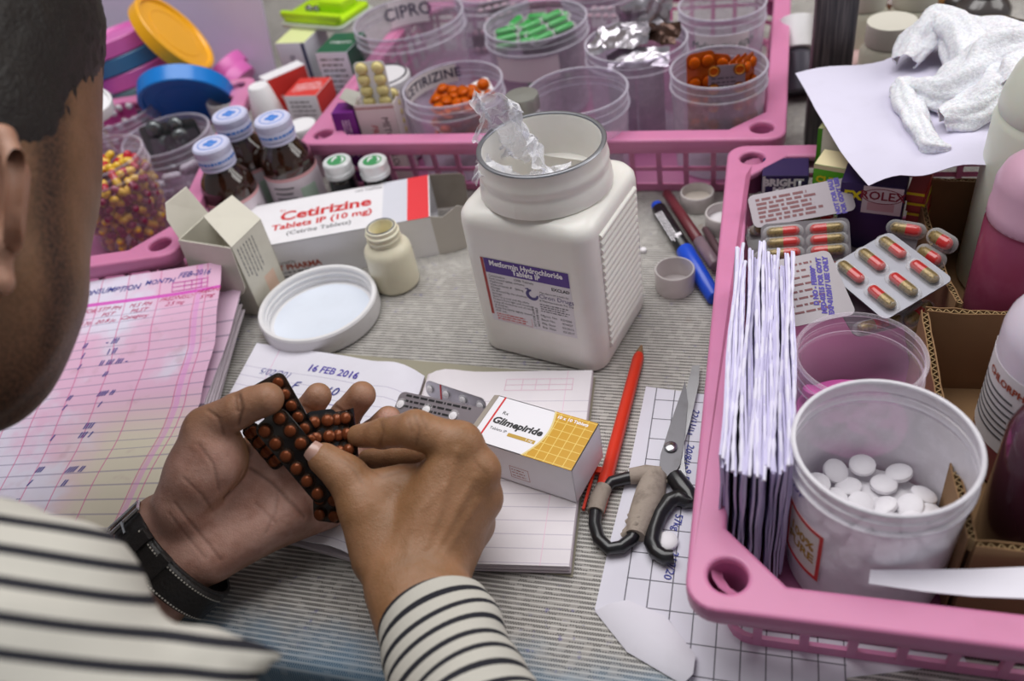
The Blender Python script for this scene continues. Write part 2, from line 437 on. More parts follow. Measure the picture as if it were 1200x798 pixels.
# lower pages, fanned out at the right, and the block beneath
L2 = [(60, 380, 2.6), (40, 430, 2.5), (20, 480, 2.4)]; R2 = [(283, 338, 3.0), (267, 400, 2.7), (238, 474, 2.4)]
lp = Sheet(lerp_rows(edge(L2, 8), edge(R2, 8), 14)); lp.build('page', paper_mat('register_paper_under', '#d5b9cd', .14, (.8,), .008, '#8b7d94', '#cf4fae', .3), reg, .05, label='page fanned out beneath the top one')
g = G()
for i in range(9):
    q = .2 * i
    sh = Sheet(lerp_rows([at(30, 400, 2.2) - Vector((0, 0, q)), at(0, 500, 2.2) - Vector((0, 0, q))], [at(281 - 2.2 * (i % 3), 350, 2.6) - Vector((0, 0, q)), at(241 - 2 * (i % 2), 474, 2.2) - Vector((0, 0, q))], 4))
    g.sheet(sh.P, .12)
part('page_block', g, PAGEEDGE, reg, kind='stuff')
b0 = [at(-5, 360, .3), at(284, 356, .3), at(240, 482, .3), at(150, 640, .3), at(-125, 640, .3)]
g = G(); n = len(b0); g.add([(p.x, p.y, .02) for p in b0] + [(p.x, p.y, .5) for p in b0], [tuple(range(n)), tuple(range(2 * n - 1, n - 1, -1))] + [(i, (i + 1) % n, (i + 1) % n + n, i + n) for i in range(n)])
part('cover', g, mat('grey_card', '#c9c9cc', .7), reg)

# ------------------------------------------------------------------ notebook
nb = thing('notebook', 'small ruled notebook lying open beneath the two hands', 'book')
TLr, TRr, BRr = at(501, 437, .85), at(694, 434, .85), at(667, 664, .85); BLr = TLr + (BRr - TRr)
def nbow(v, u): return Vector((0, 0, .35 * math.exp(-((u - .12) / .12) ** 2) - .35 * math.exp(-(u / .05) ** 2)))
rp = Sheet(lerp_rows([TLr.lerp(BLr, i / 9) for i in range(10)], [TRr.lerp(BRr, i / 9) for i in range(10)], 18, nbow))
NBP = paper_mat('notebook_paper_right', '#e6e0e4', .062, (.86,), .0022, '#a9a0b4', '#e6c4d6', .185, lw=.5)
rp.build('page', NBP, nb, .05, 'blank ruled right-hand page')
TLl, BLl = at(301, 402, .5), at(301, 402, .5) + (BLr - TLr) * 1.01
TSl = at(496, 436, .9); BSl = TSl + (BLr - TLr)
def lbow(v, u): return Vector((0, 0, .55 * math.sin(min(1, u * 1.05) * math.pi) ** 2 * u + .5 * math.exp(-((u - .86) / .1) ** 2) - .5 * math.exp(-((u - 1) / .04) ** 2)))
lf = Sheet(lerp_rows([TLl.lerp(BLl, i / 9) for i in range(10)], [TSl.lerp(BSl, i / 9) for i in range(10)], 22, lbow))
lf.build('page', paper_mat('notebook_paper_left', '#e8e6f0', .062, (.16,), .0022, '#a29ab8', '#e2b9d4', .16, lw=.5), nb, .05, 'ruled left-hand page with a date stamp')
lf.write('15/02/2016', .20, .18, .95, INK, nb, shear=.2, jit=.02, sx=.92)
lf.write('16 FEB 2016', .53, .115, .95, VIOLET, nb, sx=.95, bold=.015)
lf.write('F      110', .47, .235, 1.15, INK, nb, shear=.15, jit=.05)
lf.write('—', .60, .31, .9, VIOLET, nb, shear=.2)
g = G()
for u0, u1, v0, v1 in [(.5, .9, .05, .053), (.5, .9, .085, .088), (.5, .9, .118, .121)] + [(q, q + .004, .05, .12) for q in (.5, .6, .68, .76, .895)]:
    g.add([rp.at(a, b) + Vector((0, 0, .04)) for a, b in ((u0, v0), (u1, v0), (u1, v1), (u0, v1))], [(0, 1, 2, 3)])
part('printed_box', g, mat('faint_pink_print', '#e3bfd0', .7), nb, 0)
g = G()
for i in range(5):
    z = .06 + .14 * i; sh = Vector((.05 * math.sin(i * 2), .04 * math.cos(i * 3), 0))
    a, b, c, d = [Vector((p.x, p.y, 0)) + sh for p in (TLr, TRr, BRr, BLr)]
    g.add([(p.x, p.y, z + q) for q in (0, .13) for p in (a, b, c, d)], [(0, 3, 2, 1), (4, 5, 6, 7), (0, 1, 5, 4), (1, 2, 6, 5), (2, 3, 7, 6), (3, 0, 4, 7)])
part('page_block', g, PAGEEDGE, nb, kind='stuff')
g = G()
a, b, c, d = [Vector((p.x, p.y, 0)) for p in (TLl, TSl, BSl, BLl)]
g.add([(p.x, p.y, z + (.1 if j in (1, 2) else 0)) for z in (.04, .4) for j, p in enumerate((a, b, c, d))], [(0, 3, 2, 1), (4, 5, 6, 7), (0, 1, 5, 4), (1, 2, 6, 5), (2, 3, 7, 6), (3, 0, 4, 7)])
part('page_block', g, PAGEEDGE, nb, kind='stuff')
g = G(); e = .15
pts = [TLl, TRr, BRr, BLl]
g.add([(p.x + dx * e, p.y + dy * e, z) for z in (.0, .05) for p, dx, dy in zip(pts, (-1, 1, 1, -1), (1, 1, -1, -1))], [(0, 3, 2, 1), (4, 5, 6, 7), (0, 1, 5, 4), (1, 2, 6, 5), (2, 3, 7, 6), (3, 0, 4, 7)])
part('cover', g, mat('olive_cover', '#9a9582', .7), nb)

# ------------------------------------------------------------------ metformin jar
JU = Vector((.968, -.25, 0)); JV = Vector((.25, .968, 0)); JC = Vector((-13.75, 48.1, 0))
JM = frame(JC, JU, JV)
HDPE = mat('white_hdpe', '#edeae4', .32, dirt=.1, dirtcol='#b0a48c', dscale=.35, sss=.05)
jar = thing('pill_jar', 'large square white plastic jar with a purple label, open, behind the notebook', 'jar', JM)
g = G(); W_, D_ = 10.0, 9.2
L = [(.35, 0, 1.2), (.1, .15, 1.3), (0, .45, 1.4), (0, 1.0, 1.5), (-.02, 6, 1.5), (0, 11.3, 1.5), (.06, 11.8, 1.5), (.3, 12.2, 1.5), (.8, 12.45, 1.6), (1.4, 12.55, 1.8)]
rings_ = [g.rrect(W_ - 2 * i, D_ - 2 * i, r, z, 7) for i, z, r in L]
def circ(r, z, n=32): 
    out = []
    for qx, qy, a0 in ((1, 1, 0), (-1, 1, 90), (-1, -1, 180), (1, -1, 270)):
        for i in range(8):
            a = math.radians(a0 + 90 * i / 7 * .999); 
            if qx * qy < 0: pass
            out.append((r * math.cos(a), r * math.sin(a), z))
    return out
# rrect runs its corners counter-clockwise, one quarter circle each
rings_ += [circ(r, z) for r, z in [(4.52, 12.58), (4.5, 12.9), (4.45, 13.4), (4.36, 13.6), (4.3, 13.75), (4.32, 14.0), (4.38, 14.15), (4.38, 14.5), (4.3, 14.65), (4.25, 15.0), (4.25, 15.5)]]
rings_ += [circ(r, z) for r, z in [(3.95, 15.5), (3.9, 15.3), (3.9, 12.6), (3.88, 9), (3.85, 8.0)]]
g.loft(rings_, True, True); part('body', g, HDPE, jar, 40)
g = G()
for i in range(17):
    z = 1.7 + i * .58
    g.tube([(W_ / 2 - .02, -2.9, z), (W_ / 2 - .02, 3.0, z)], [.24, .24], 8)
part('grip_ribs', g, HDPE, jar, 60, kind='stuff')
g = G(); g.torus(4.12, .17, 15.55, 60, 8, flat=.55)
rnd = random.Random(3); vs = []
foil = mat('silver_foil', '#a2a4aa', .4, 1.0)
part('foil_seal', g, foil, jar, label='torn silver foil ring round the mouth')
fy = -D_ / 2 - .02
def jl(x, z): return Vector((x, fy, z))
g = G(); g.add([(-3.35, fy - .012, 9.0), (3.4, fy - .012, 9.0), (3.4, fy - .012, 3.3), (-3.35, fy - .012, 3.3)], [(0, 3, 2, 1)])
lab = part('label', g, mat('jar_label_paper', '#dfdbe0', .5), jar, 0, 'white label with purple heading band')
X, Z = Vector((1, 0, 0)), Vector((0, 0, 1)); fy2 = fy - .014
quad(lab, (-3.1, fy2, 7.75), X, Z, 6.45, 1.25, mat('purple_print', '#4c2788', .45))
quad(lab, (-3.35, fy2, 3.9), X, Z, .22, 5.1, mat('brick_print', '#a8332b', .45))
text('Metformin Hydrochloride\nTablets IP', .62, mat('label_white', '#f3f0f5', .5), lab, (.1, fy2 - .01, 8.37), X, Z, bold=.02, sx=.86, line=.8)
text('1000 Tablets', .3, BLACK, lab, (-.2, fy2, 7.5), X, Z)
text('EXCLAD', .36, BLACK, lab, (2.6, fy2, 7.35), X, Z, bold=.01)
text('Composition :\nEach coated tablet contains:\nMetformin\nHydrochloride IP   500mg\nDosage:\nAs directed by the physician\nStorage:\nStore in a cool and dry place\nProtect from light and moisture\nKeep all medicines out of reach\nof children.\nKeep the bottle tightly closed\nafter use.', .25, BLACK, lab, (-2.95, fy2, 5.9), X, Z, align='LEFT', line=1.05)
quad(lab, (-2.95, fy2, 3.42), X, Z, 2.9, .02, PRINTRED); quad(lab, (-.07, fy2, 3.42), X, Z, .02, .75, PRINTRED)
greek(lab, (-2.9, fy2, 3.98), X, Z, 2.7, 3, .22, .09, PRINTRED, 4)
text('Manufactured in India by:', .22, BLACK, lab, (.95, fy2, 6.85), X, Z, align='LEFT')
text('Ciron Drugs', .52, mat('indigo_print', '#453a78', .5), lab, (.85, fy2, 6.5), X, Z, align='LEFT')
text('& Pharmaceuticals Pvt. Ltd.', .24, BLACK, lab, (.85, fy2, 6.12), X, Z, align='LEFT')
greek(lab, (.85, fy2, 5.75), X, Z, 2.4, 4, .2, .08, GREY, 9)
text('Mfg.Lic. No.   KD/506\nBatch No.       974427\nMfg. Date       03/2015\nExp. Date       02/2017', .27, BLACK, lab, (.75, fy2, 4.2), X, Z, align='LEFT', line=1.35)
text('PDT FOR GOVT.\nNOT FOR SALE', .26, BLACK, lab, (.35, fy2, 4.5), Z, -X, line=1.1)
g = G(); n = 18; pts = []
for i in range(n + 1):
    a = math.radians(95 + 265 * i / n); pts.append((a, .42, .1 + .09 * math.sin(math.pi * i / n)))
vs = []; 
for a, r, wd in pts: vs += [(.35 + (r + wd / 2) * math.cos(a), fy2 - .008, 6.5 + (r + wd / 2) * math.sin(a)), (.35 + (r - wd) * math.cos(a), fy2 - .008, 6.5 + (r - wd) * math.sin(a))]
g.add(vs, [(2 * i, 2 * i + 1, 2 * i + 3, 2 * i + 2) for i in range(n)])
for q, w_ in ((-.1, .05), (.05, .08)): g.add([(q - w_, fy2 - .008, 6.95 - w_), (q + w_, fy2 - .008, 6.95 - w_), (q + w_, fy2 - .008, 6.95 + w_), (q - w_, fy2 - .008, 6.95 + w_)], [(0, 1, 2, 3)])
part('crescent_logo', g, MATS['indigo_print'], lab, 0)

# crumpled clear film standing out of the jar mouth
def film(name, pts_fn, nx, ny, m, label, cat, seed, amp, freq):
    g = G(); rows = []
    for j in range(ny):
        r = []
        for i in range(nx):
            p = pts_fn(i / (nx - 1), j / (ny - 1)); q = Vector(p) * freq + Vector((seed, 0, 0))
            n1 = mnoise.noise_vector(q) * amp; n2 = mnoise.noise_vector(q * 2.7) * amp * .45; r.append(Vector(p) + n1 + n2)
        rows.append(r)
    g.sheet(rows, .02)
    return single(name, g, m, label, cat, sharp=25)
FILM = clear('clear_film', '#fbfbff', '#ffffff', .14, .75, .12)
jm = at(610, 172, 15.5)
def bag(u, v):
    a = (u - .5) * 3.6
    base = jm + JU * (-1.0 + math.sin(a) * 2.5 * (1 - .4 * v)) + JV * (.3 + math.cos(a) * 1.7 * (1 - .3 * v))
    return base + Vector((0, 0, -2.2 + 5.2 * v)) + JU * (-.9 * v)
film('plastic_liner', bag, 44, 34, FILM, 'crumpled clear plastic liner bag sticking out of the big white jar', 'bag', 3, .8, .75)
def bag2(u, v):
    return jm + JU * (-2.6 + 6.0 * u) + JV * (-2.8 + 3.2 * v) + Vector((0, 0, -1.6 + .8 * math.sin(u * 5 + v * 3)))
o = film('film_fold', bag2, 30, 22, FILM, 'x', 'x', 9, .6, .9)
pl = D.objects['plastic_liner']; del o['label']; del o['category']; o.parent = pl

# ------------------------------------------------------------------ white screw lid, lying upside down
c = at(375, 362, 1.0)
lid = thing('screw_lid', 'large white screw lid lying upside down left of the small white bottle', 'lid', Vector((c.x, c.y, 0)))
g = G(); g.lathe([(0, 0), (4.6, 0), (4.85, .12), (4.95, .4), (4.95, 1.7), (4.85, 1.85), (4.6, 1.85), (4.5, 1.7), (4.5, 1.35), (4.38, 1.25), (4.45, 1.1), (4.45, .9), (4.33, .8), (4.4, .6), (4.4, .35), (4.0, .3), (0, .3)], 72)
part('shell', g, WHITE, lid, 30)
g = G(); g.lathe([(0, .36), (4.05, .36), (4.1, .3)], 60); part('liner_disc', g, mat('liner_disc', '#dfe6f2', .4), lid, label='pale blue sealing disc')

# ------------------------------------------------------------------ small white bottle
c = at(466, 331, 0)
bt = thing('pill_bottle', 'small cream plastic pill bottle without cap in front of the long carton', 'bottle', Vector((c.x, c.y, 0)))
CRM = mat('cream_hdpe', '#e6e0c8', .35, dirt=.06, sss=.05)
g = G(); g.lathe([(0, 0), (1.7, 0), (1.92, .15), (2.0, .4), (2.0, 3.3), (1.93, 3.75), (1.7, 4.1), (1.4, 4.3), (1.28, 4.4), (1.28, 4.6), (1.42, 4.72), (1.42, 4.85), (1.28, 4.95), (1.28, 5.1), (1.42, 5.2), (1.42, 5.33), (1.28, 5.42), (1.28, 5.75), (1.22, 5.8), (1.0, 5.8), (.98, 5.6), (.98, 4.2), (0, 4.1)], 48)
part('body', g, CRM, bt, 40)
g = G(); g.lathe([(.95, 4.6), (.5, 4.65), (0, 4.6)], 24); part('cotton_plug', g, mat('cotton', '#d8cf9c', .9), bt)
g = G(); g.torus(1.12, .07, 5.8, 30, 6); part('foil_seal', g, foil, bt)
g = G()
for i in range(9):
    a = math.radians(170 + 26 * i / 8)
    for z in (1.0, 2.4): g.v.append((2.015 * math.cos(a), 2.015 * math.sin(a), z))
g.f = [(2 * i, 2 * i + 2, 2 * i + 3, 2 * i + 1) for i in range(8)]; g.m = [0] * 8
part('label', g, mat('green_print', '#5d9a3c', .5), bt, 0)

# ------------------------------------------------------------------ long cetirizine carton
BRc, BLf, FRt = at(501, 205, 4), at(325, 286, 4), at(504, 254, 4)
CU_ = Vector((FRt - BLf)).normalized(); CX = Vector((CU_.x, CU_.y, 0)).normalized(); CY = Vector((-CX.y, CX.x, 0))
FL = Vector((FRt.x, FRt.y, 0)) - CX * 17.0
DEP = (Vector((BRc.x, BRc.y, 0)) - Vector((FRt.x, FRt.y, 0))).dot(CY)
ct = thing('medicine_carton', 'long white carton of cetirizine tablets with a red stripe, its right end torn open', 'box', frame(FL, CX, CY))
LN = 17.0; HT = 4.0; th = .06
g = G()
g.box(0, LN, 0, th, 0, HT); g.box(0, LN, DEP - th, DEP, 0, HT); g.box(0, LN, 0, DEP, 0, th); g.box(0, LN, 0, DEP, HT - th, HT); g.box(0, th, 0, DEP, 0, HT)
part('box_body', g, CARTON, ct)
g = G()   # far side flap, front flap, bottom flap
g.add([(LN, DEP, HT), (LN, DEP, .3), (LN + 3.0, DEP - .5, .4), (LN + 3.2, DEP - .6, HT - .5), (LN + 2.9, DEP - .6, HT - .1)] + [(LN, DEP + .06, HT), (LN, DEP + .06, .3), (LN + 3.0, DEP - .44, .4), (LN + 3.2, DEP - .54, HT - .5), (LN + 2.9, DEP - .54, HT - .1)], [(0, 1, 2, 3, 4), (9, 8, 7, 6, 5)] + [(i, (i + 1) % 5, (i + 1) % 5 + 5, i + 5) for i in range(5)])
part('side_flap', g, KRAFT, ct, label='grey inside of the torn end flap')
g = G()
g.add([(LN, 0, HT), (LN, 0, 0), (LN + 1.2, -.1, 0), (LN + 3.2, .35, .2), (LN + 3.6, .6, HT - .4), (LN + 2.4, .55, HT + .3), (LN + 1.0, .2, HT - .4)] + [(LN, .06, HT), (LN, .06, 0), (LN + 1.2, -.04, 0), (LN + 3.2, .41, .2), (LN + 3.6, .66, HT - .4), (LN + 2.4, .61, HT + .3), (LN + 1.0, .26, HT - .4)], [(0, 1, 2, 3, 4, 5, 6), (13, 12, 11, 10, 9, 8, 7)] + [(i, (i + 1) % 7, (i + 1) % 7 + 7, i + 7) for i in range(7)])
part('front_flap', g, mat('carton_grey', '#b9b3ac', .6), ct)
X, Y, Z = Vector((1, 0, 0)), Vector((0, 1, 0)), Vector((0, 0, 1))
quad(ct, (LN - 2.0, 0, HT), X, Y, 1.9, DEP, mat('scarlet_print', '#e03c43', .45), label='red stripe')
quad(ct, (LN - 4.2, 0, HT), X, Y, 2.2, DEP, mat('pale_grey_print', '#cfd0da', .5))
text('Cetirizine', 2.0, RED, ct, (7.6, DEP * .60, HT), X, Y, bold=.06, sx=1.05)
text('Tablets IP (10 mg)', 1.2, RED, ct, (7.4, DEP * .37, HT), X, Y, bold=.035, sx=1.02)
text('(Cetrite Tablets)', .85, GREY, ct, (7.2, DEP * .2, HT), X, Y, bold=.01)
text('100 Tablets', .55, GREY, ct, (11.4, DEP * .9, HT), X, Y)
text('Rx', .5, RED, ct, (3.6, DEP * .75, HT), X, Y)
text('Manufactured by', .42, BLACK, ct, (3.2, 0, 2.0), X, Z)
text('AT PHARMA', .78, mat('rust_print', '#a4472f', .5), ct, (4.6, 0, 1.45), X, Z, bold=.03)
greek(ct, (1.8, 0, .85), X, Z, 5.6, 2, .42, .16, GREY, 12)
g = G(); g.add([(1.2, -.012, 1.7), (2.0, -.012, 1.7), (1.6, -.012, 2.5)], [(0, 1, 2)]); part('triangle_logo', g, MATS['rust_print'], ct, 0)
greek(ct, (11.6, 0, 2.2), X, Z, 3.4, 3, .5, .2, BLACK, 14)

# ------------------------------------------------------------------ small upright carton, flaps open
WX = Vector((.985, -.175, 0)); WY = Vector((.175, .985, 0)); fr = at(306, 374, 0) + Vector((-.05, .35, 0))
W1, W2, H1 = 5.5, 4.0, 7.2
wb = thing('opened_carton', 'small white carton standing upright with its top flaps open, left of the white lid', 'box', frame(Vector((fr.x, fr.y, 0)) - WX * W1, WX, WY))
g = G(); t = .06
g.box(0, W1, 0, t, 0, H1); g.box(0, W1, W2 - t, W2, 0, H1); g.box(0, t, 0, W2, 0, H1); g.box(W1 - t, W1, 0, W2, 0, H1); g.box(0, W1, 0, W2, 0, t)
part('box_body', g, CREAMC, wb)
def flap(pts, off, nm='flap', label=None, parent=wb, m=CREAMC):
    g = G(); n = len(pts); off = Vector(off); g.add([Vector(p) for p in pts] + [Vector(p) + off for p in pts], [tuple(range(n)), tuple(range(2 * n - 1, n - 1, -1))] + [(i, (i + 1) % n, (i + 1) % n + n, i + n) for i in range(n)])
    return part(nm, g, m, parent, 20, label)
flap([(0, .1, H1), (0, W2 - .1, H1), (-.9, W2 - .3, H1 + 2.6), (-1.0, 1.2, H1 + 2.6), (-.6, .3, H1 + 1.6)], (-.05, 0, .03))
flap([(W1, 0, H1), (W1, W2, H1), (W1 - 2.3, W2 + .2, H1 + 1.9), (W1 - 2.6, .9, H1 + 2.0)], (.04, 0, .05))
flap([(0, -.03, H1), (W1, -.03, H1), (W1 + .05, -.25, H1 - 2.4), (W1, -.35, H1 - 3.8), (W1 - .5, -.4, H1 - 4.5), (W1 - 1.3, -.42, H1 - 5.0), (1.3, -.42, H1 - 5.0), (.5, -.4, H1 - 4.6), (0, -.35, H1 - 3.8)], (0, -.06, 0), 'tuck_flap')
greek(wb, (W1, .45, H1 - .5), -Z, Y, 3.4, 6, -.38, .1, GREY, 21)
quad(wb, (W1, 1.9, .7), Y, Z, 1.3, 2.1, mat('peach_print', '#e2c3ae', .6))
text('METFORMIN TAB', .7, BLACK, wb, (3.6, 0, 3.2), -Z, X, sx=.85, bold=.02)
# ------------------------------------------------------------------ smooth bodies: blended fields turned into one surface
class Field:
    """Rounded limbs blended into one continuous skin (distance field, surface nets)."""
    def __init__(s, lo, hi, h):
        s.lo = np.array(lo, float); s.h = h; s.n = np.ceil((np.array(hi) - s.lo) / h).astype(int) + 1
        s.f = np.full(s.n, 4.0, np.float32); s.tone = []
    def _box(s, lo, hi):
        a = np.clip(np.floor((np.array(lo) - s.lo) / s.h).astype(int), 0, s.n); b = np.clip(np.ceil((np.array(hi) - s.lo) / s.h).astype(int) + 1, 0, s.n)
        return a, b
    def _grid(s, a, b):
        return np.meshgrid(*[s.lo[i] + s.h * np.arange(a[i], b[i]) for i in range(3)], indexing='ij', sparse=True)
    def limb(s, A, B, ra, rb=None, k=.5, cut=False, sq=None):
        """Tapered round limb from A to B; sq = (axis, factor) squeezes it along an axis."""
        rb = ra if rb is None else rb; A = np.array(A, float); B = np.array(B, float); R_ = max(ra, rb) + k * 2 + .6
        a, b = s._box(np.minimum(A, B) - R_, np.maximum(A, B) + R_)
        if np.any(b - a < 2): return s
        x, y, z = s._grid(a, b); px, py, pz = x - A[0], y - A[1], z - A[2]; d = B - A; L2 = max(d @ d, 1e-6)
        t = np.clip((px * d[0] + py * d[1] + pz * d[2]) / L2, 0, 1)
        qx, qy, qz = px - t * d[0], py - t * d[1], pz - t * d[2]
        if sq is not None:
            ax, fac = np.array(sq[0], float), sq[1]; ax = ax / np.linalg.norm(ax); m = qx * ax[0] + qy * ax[1] + qz * ax[2]
            l = np.sqrt(np.maximum(qx * qx + qy * qy + qz * qz - m * m, 0) + (m * fac) ** 2)
            g = l - (ra + (rb - ra) * t)
        else: g = np.sqrt(qx * qx + qy * qy + qz * qz) - (ra + (rb - ra) * t)
        sl = tuple(slice(a[i], b[i]) for i in range(3)); f = s.f[sl]
        if cut:
            hh = np.clip(.5 - .5 * (f + g) / k, 0, 1); s.f[sl] = f * (1 - hh) - g * hh + k * hh * (1 - hh)
        else:
            hh = np.clip(.5 + .5 * (g - f) / k, 0, 1); s.f[sl] = f * hh + g * (1 - hh) - k * hh * (1 - hh)
        return s
    def chain(s, pts, rad, k=.3, **kw):
        for i in range(len(pts) - 1): s.limb(pts[i], pts[i + 1], rad[i], rad[i + 1], k, **kw)
        return s
    def groove(s, pts, r=.1, k=.12):
        for i in range(len(pts) - 1): s.limb(pts[i], pts[i + 1], r, r, k, cut=True)
        return s
    def surface(s):
        f = s.f; ins = f < 0; n = f.shape
        idx = np.zeros(np.array(n) - 1, np.int8)
        acc = np.zeros((*(np.array(n) - 1), 3), np.float32); cnt = np.zeros(np.array(n) - 1, np.int16)
        for ax in range(3):
            o = [q for q in range(3) if q != ax]
            lo = [slice(None)] * 3; hi = [slice(None)] * 3; lo[ax] = slice(0, -1); hi[ax] = slice(1, None)
            a, b = f[tuple(lo)], f[tuple(hi)]; cr = (a < 0) != (b < 0)
            t = np.where(cr, a / np.where(cr, a - b, 1), 0)
            for d0 in (0, 1):
                for d1 in (0, 1):
                    sl = [slice(None)] * 3; sl[o[0]] = slice(d0, n[o[0]] - 1 + d0); sl[o[1]] = slice(d1, n[o[1]] - 1 + d1)
                    c = cr[tuple(sl)]; tt = t[tuple(sl)]
                    cnt += c; acc[..., ax] += np.where(c, tt, 0)
                    acc[..., o[0]] += np.where(c, d0, 0); acc[..., o[1]] += np.where(c, d1, 0)
        act = cnt > 0; ids = -np.ones(act.shape, np.int64); ids[act] = np.arange(act.sum())
        cells = np.argwhere(act); P = (cells + acc[act] / cnt[act][:, None]) * s.h + s.lo
        quads = []
        for ax in range(3):
            o = [q for q in range(3) if q != ax]
            lo = [slice(1, -1)] * 3; hi = [slice(1, -1)] * 3; lo[ax] = slice(0, -1); hi[ax] = slice(1, None)
            a, b = ins[tuple(lo)], ins[tuple(hi)]; w_ = np.argwhere(a != b)
            if not len(w_): continue
            base = w_.copy(); base[:, o[0]] += 1; base[:, o[1]] += 1
            q = []
            for d0, d1 in ((0, 0), (1, 0), (1, 1), (0, 1)):
                c = base.copy(); c[:, o[0]] -= d0; c[:, o[1]] -= d1; q.append(ids[c[:, 0], c[:, 1], c[:, 2]])
            q = np.stack(q, 1); fl = a[a != b]; 
            if ax == 1: fl = ~fl
            q[~fl] = q[~fl][:, ::-1]; quads.append(q)
        return P, np.concatenate(quads)
def relax(P, Q, it=2, lam=.5):
    """Even the surface out a little."""
    e = np.concatenate([Q[:, [0, 1]], Q[:, [1, 2]], Q[:, [2, 3]], Q[:, [3, 0]]]); e = np.concatenate([e, e[:, ::-1]])
    deg = np.bincount(e[:, 0], minlength=len(P)).astype(float); deg[deg == 0] = 1
    for _ in range(it):
        for l in (lam, -lam * 1.03):
            m = np.stack([np.bincount(e[:, 0], weights=P[e[:, 1], i], minlength=len(P)) for i in range(3)], 1) / deg[:, None]; P = P + l * (m - P)
    return P
def body_mesh(name, PQ, m, attrs=None):
    P, Q = PQ
    me = D.meshes.new(name); me.vertices.add(len(P)); me.vertices.foreach_set('co', (P * S).astype(np.float32).ravel())
    me.loops.add(Q.size); me.loops.foreach_set('vertex_index', Q.astype(np.int32).ravel())
    me.polygons.add(len(Q)); me.polygons.foreach_set('loop_start', np.arange(0, Q.size, 4, dtype=np.int32)); me.polygons.foreach_set('loop_total', np.full(len(Q), 4, np.int32))
    me.update(calc_edges=True); me.polygons.foreach_set('use_smooth', np.ones(len(Q), bool)); me.materials.append(m)
    for k, v in (attrs or {}).items():
        at_ = me.attributes.new(k, 'FLOAT', 'POINT'); at_.data.foreach_set('value', v.astype(np.float32))
    bm = bmesh.new(); bm.from_mesh(me); bmesh.ops.recalc_face_normals(bm, faces=bm.faces); bm.to_mesh(me); bm.free()
    return me

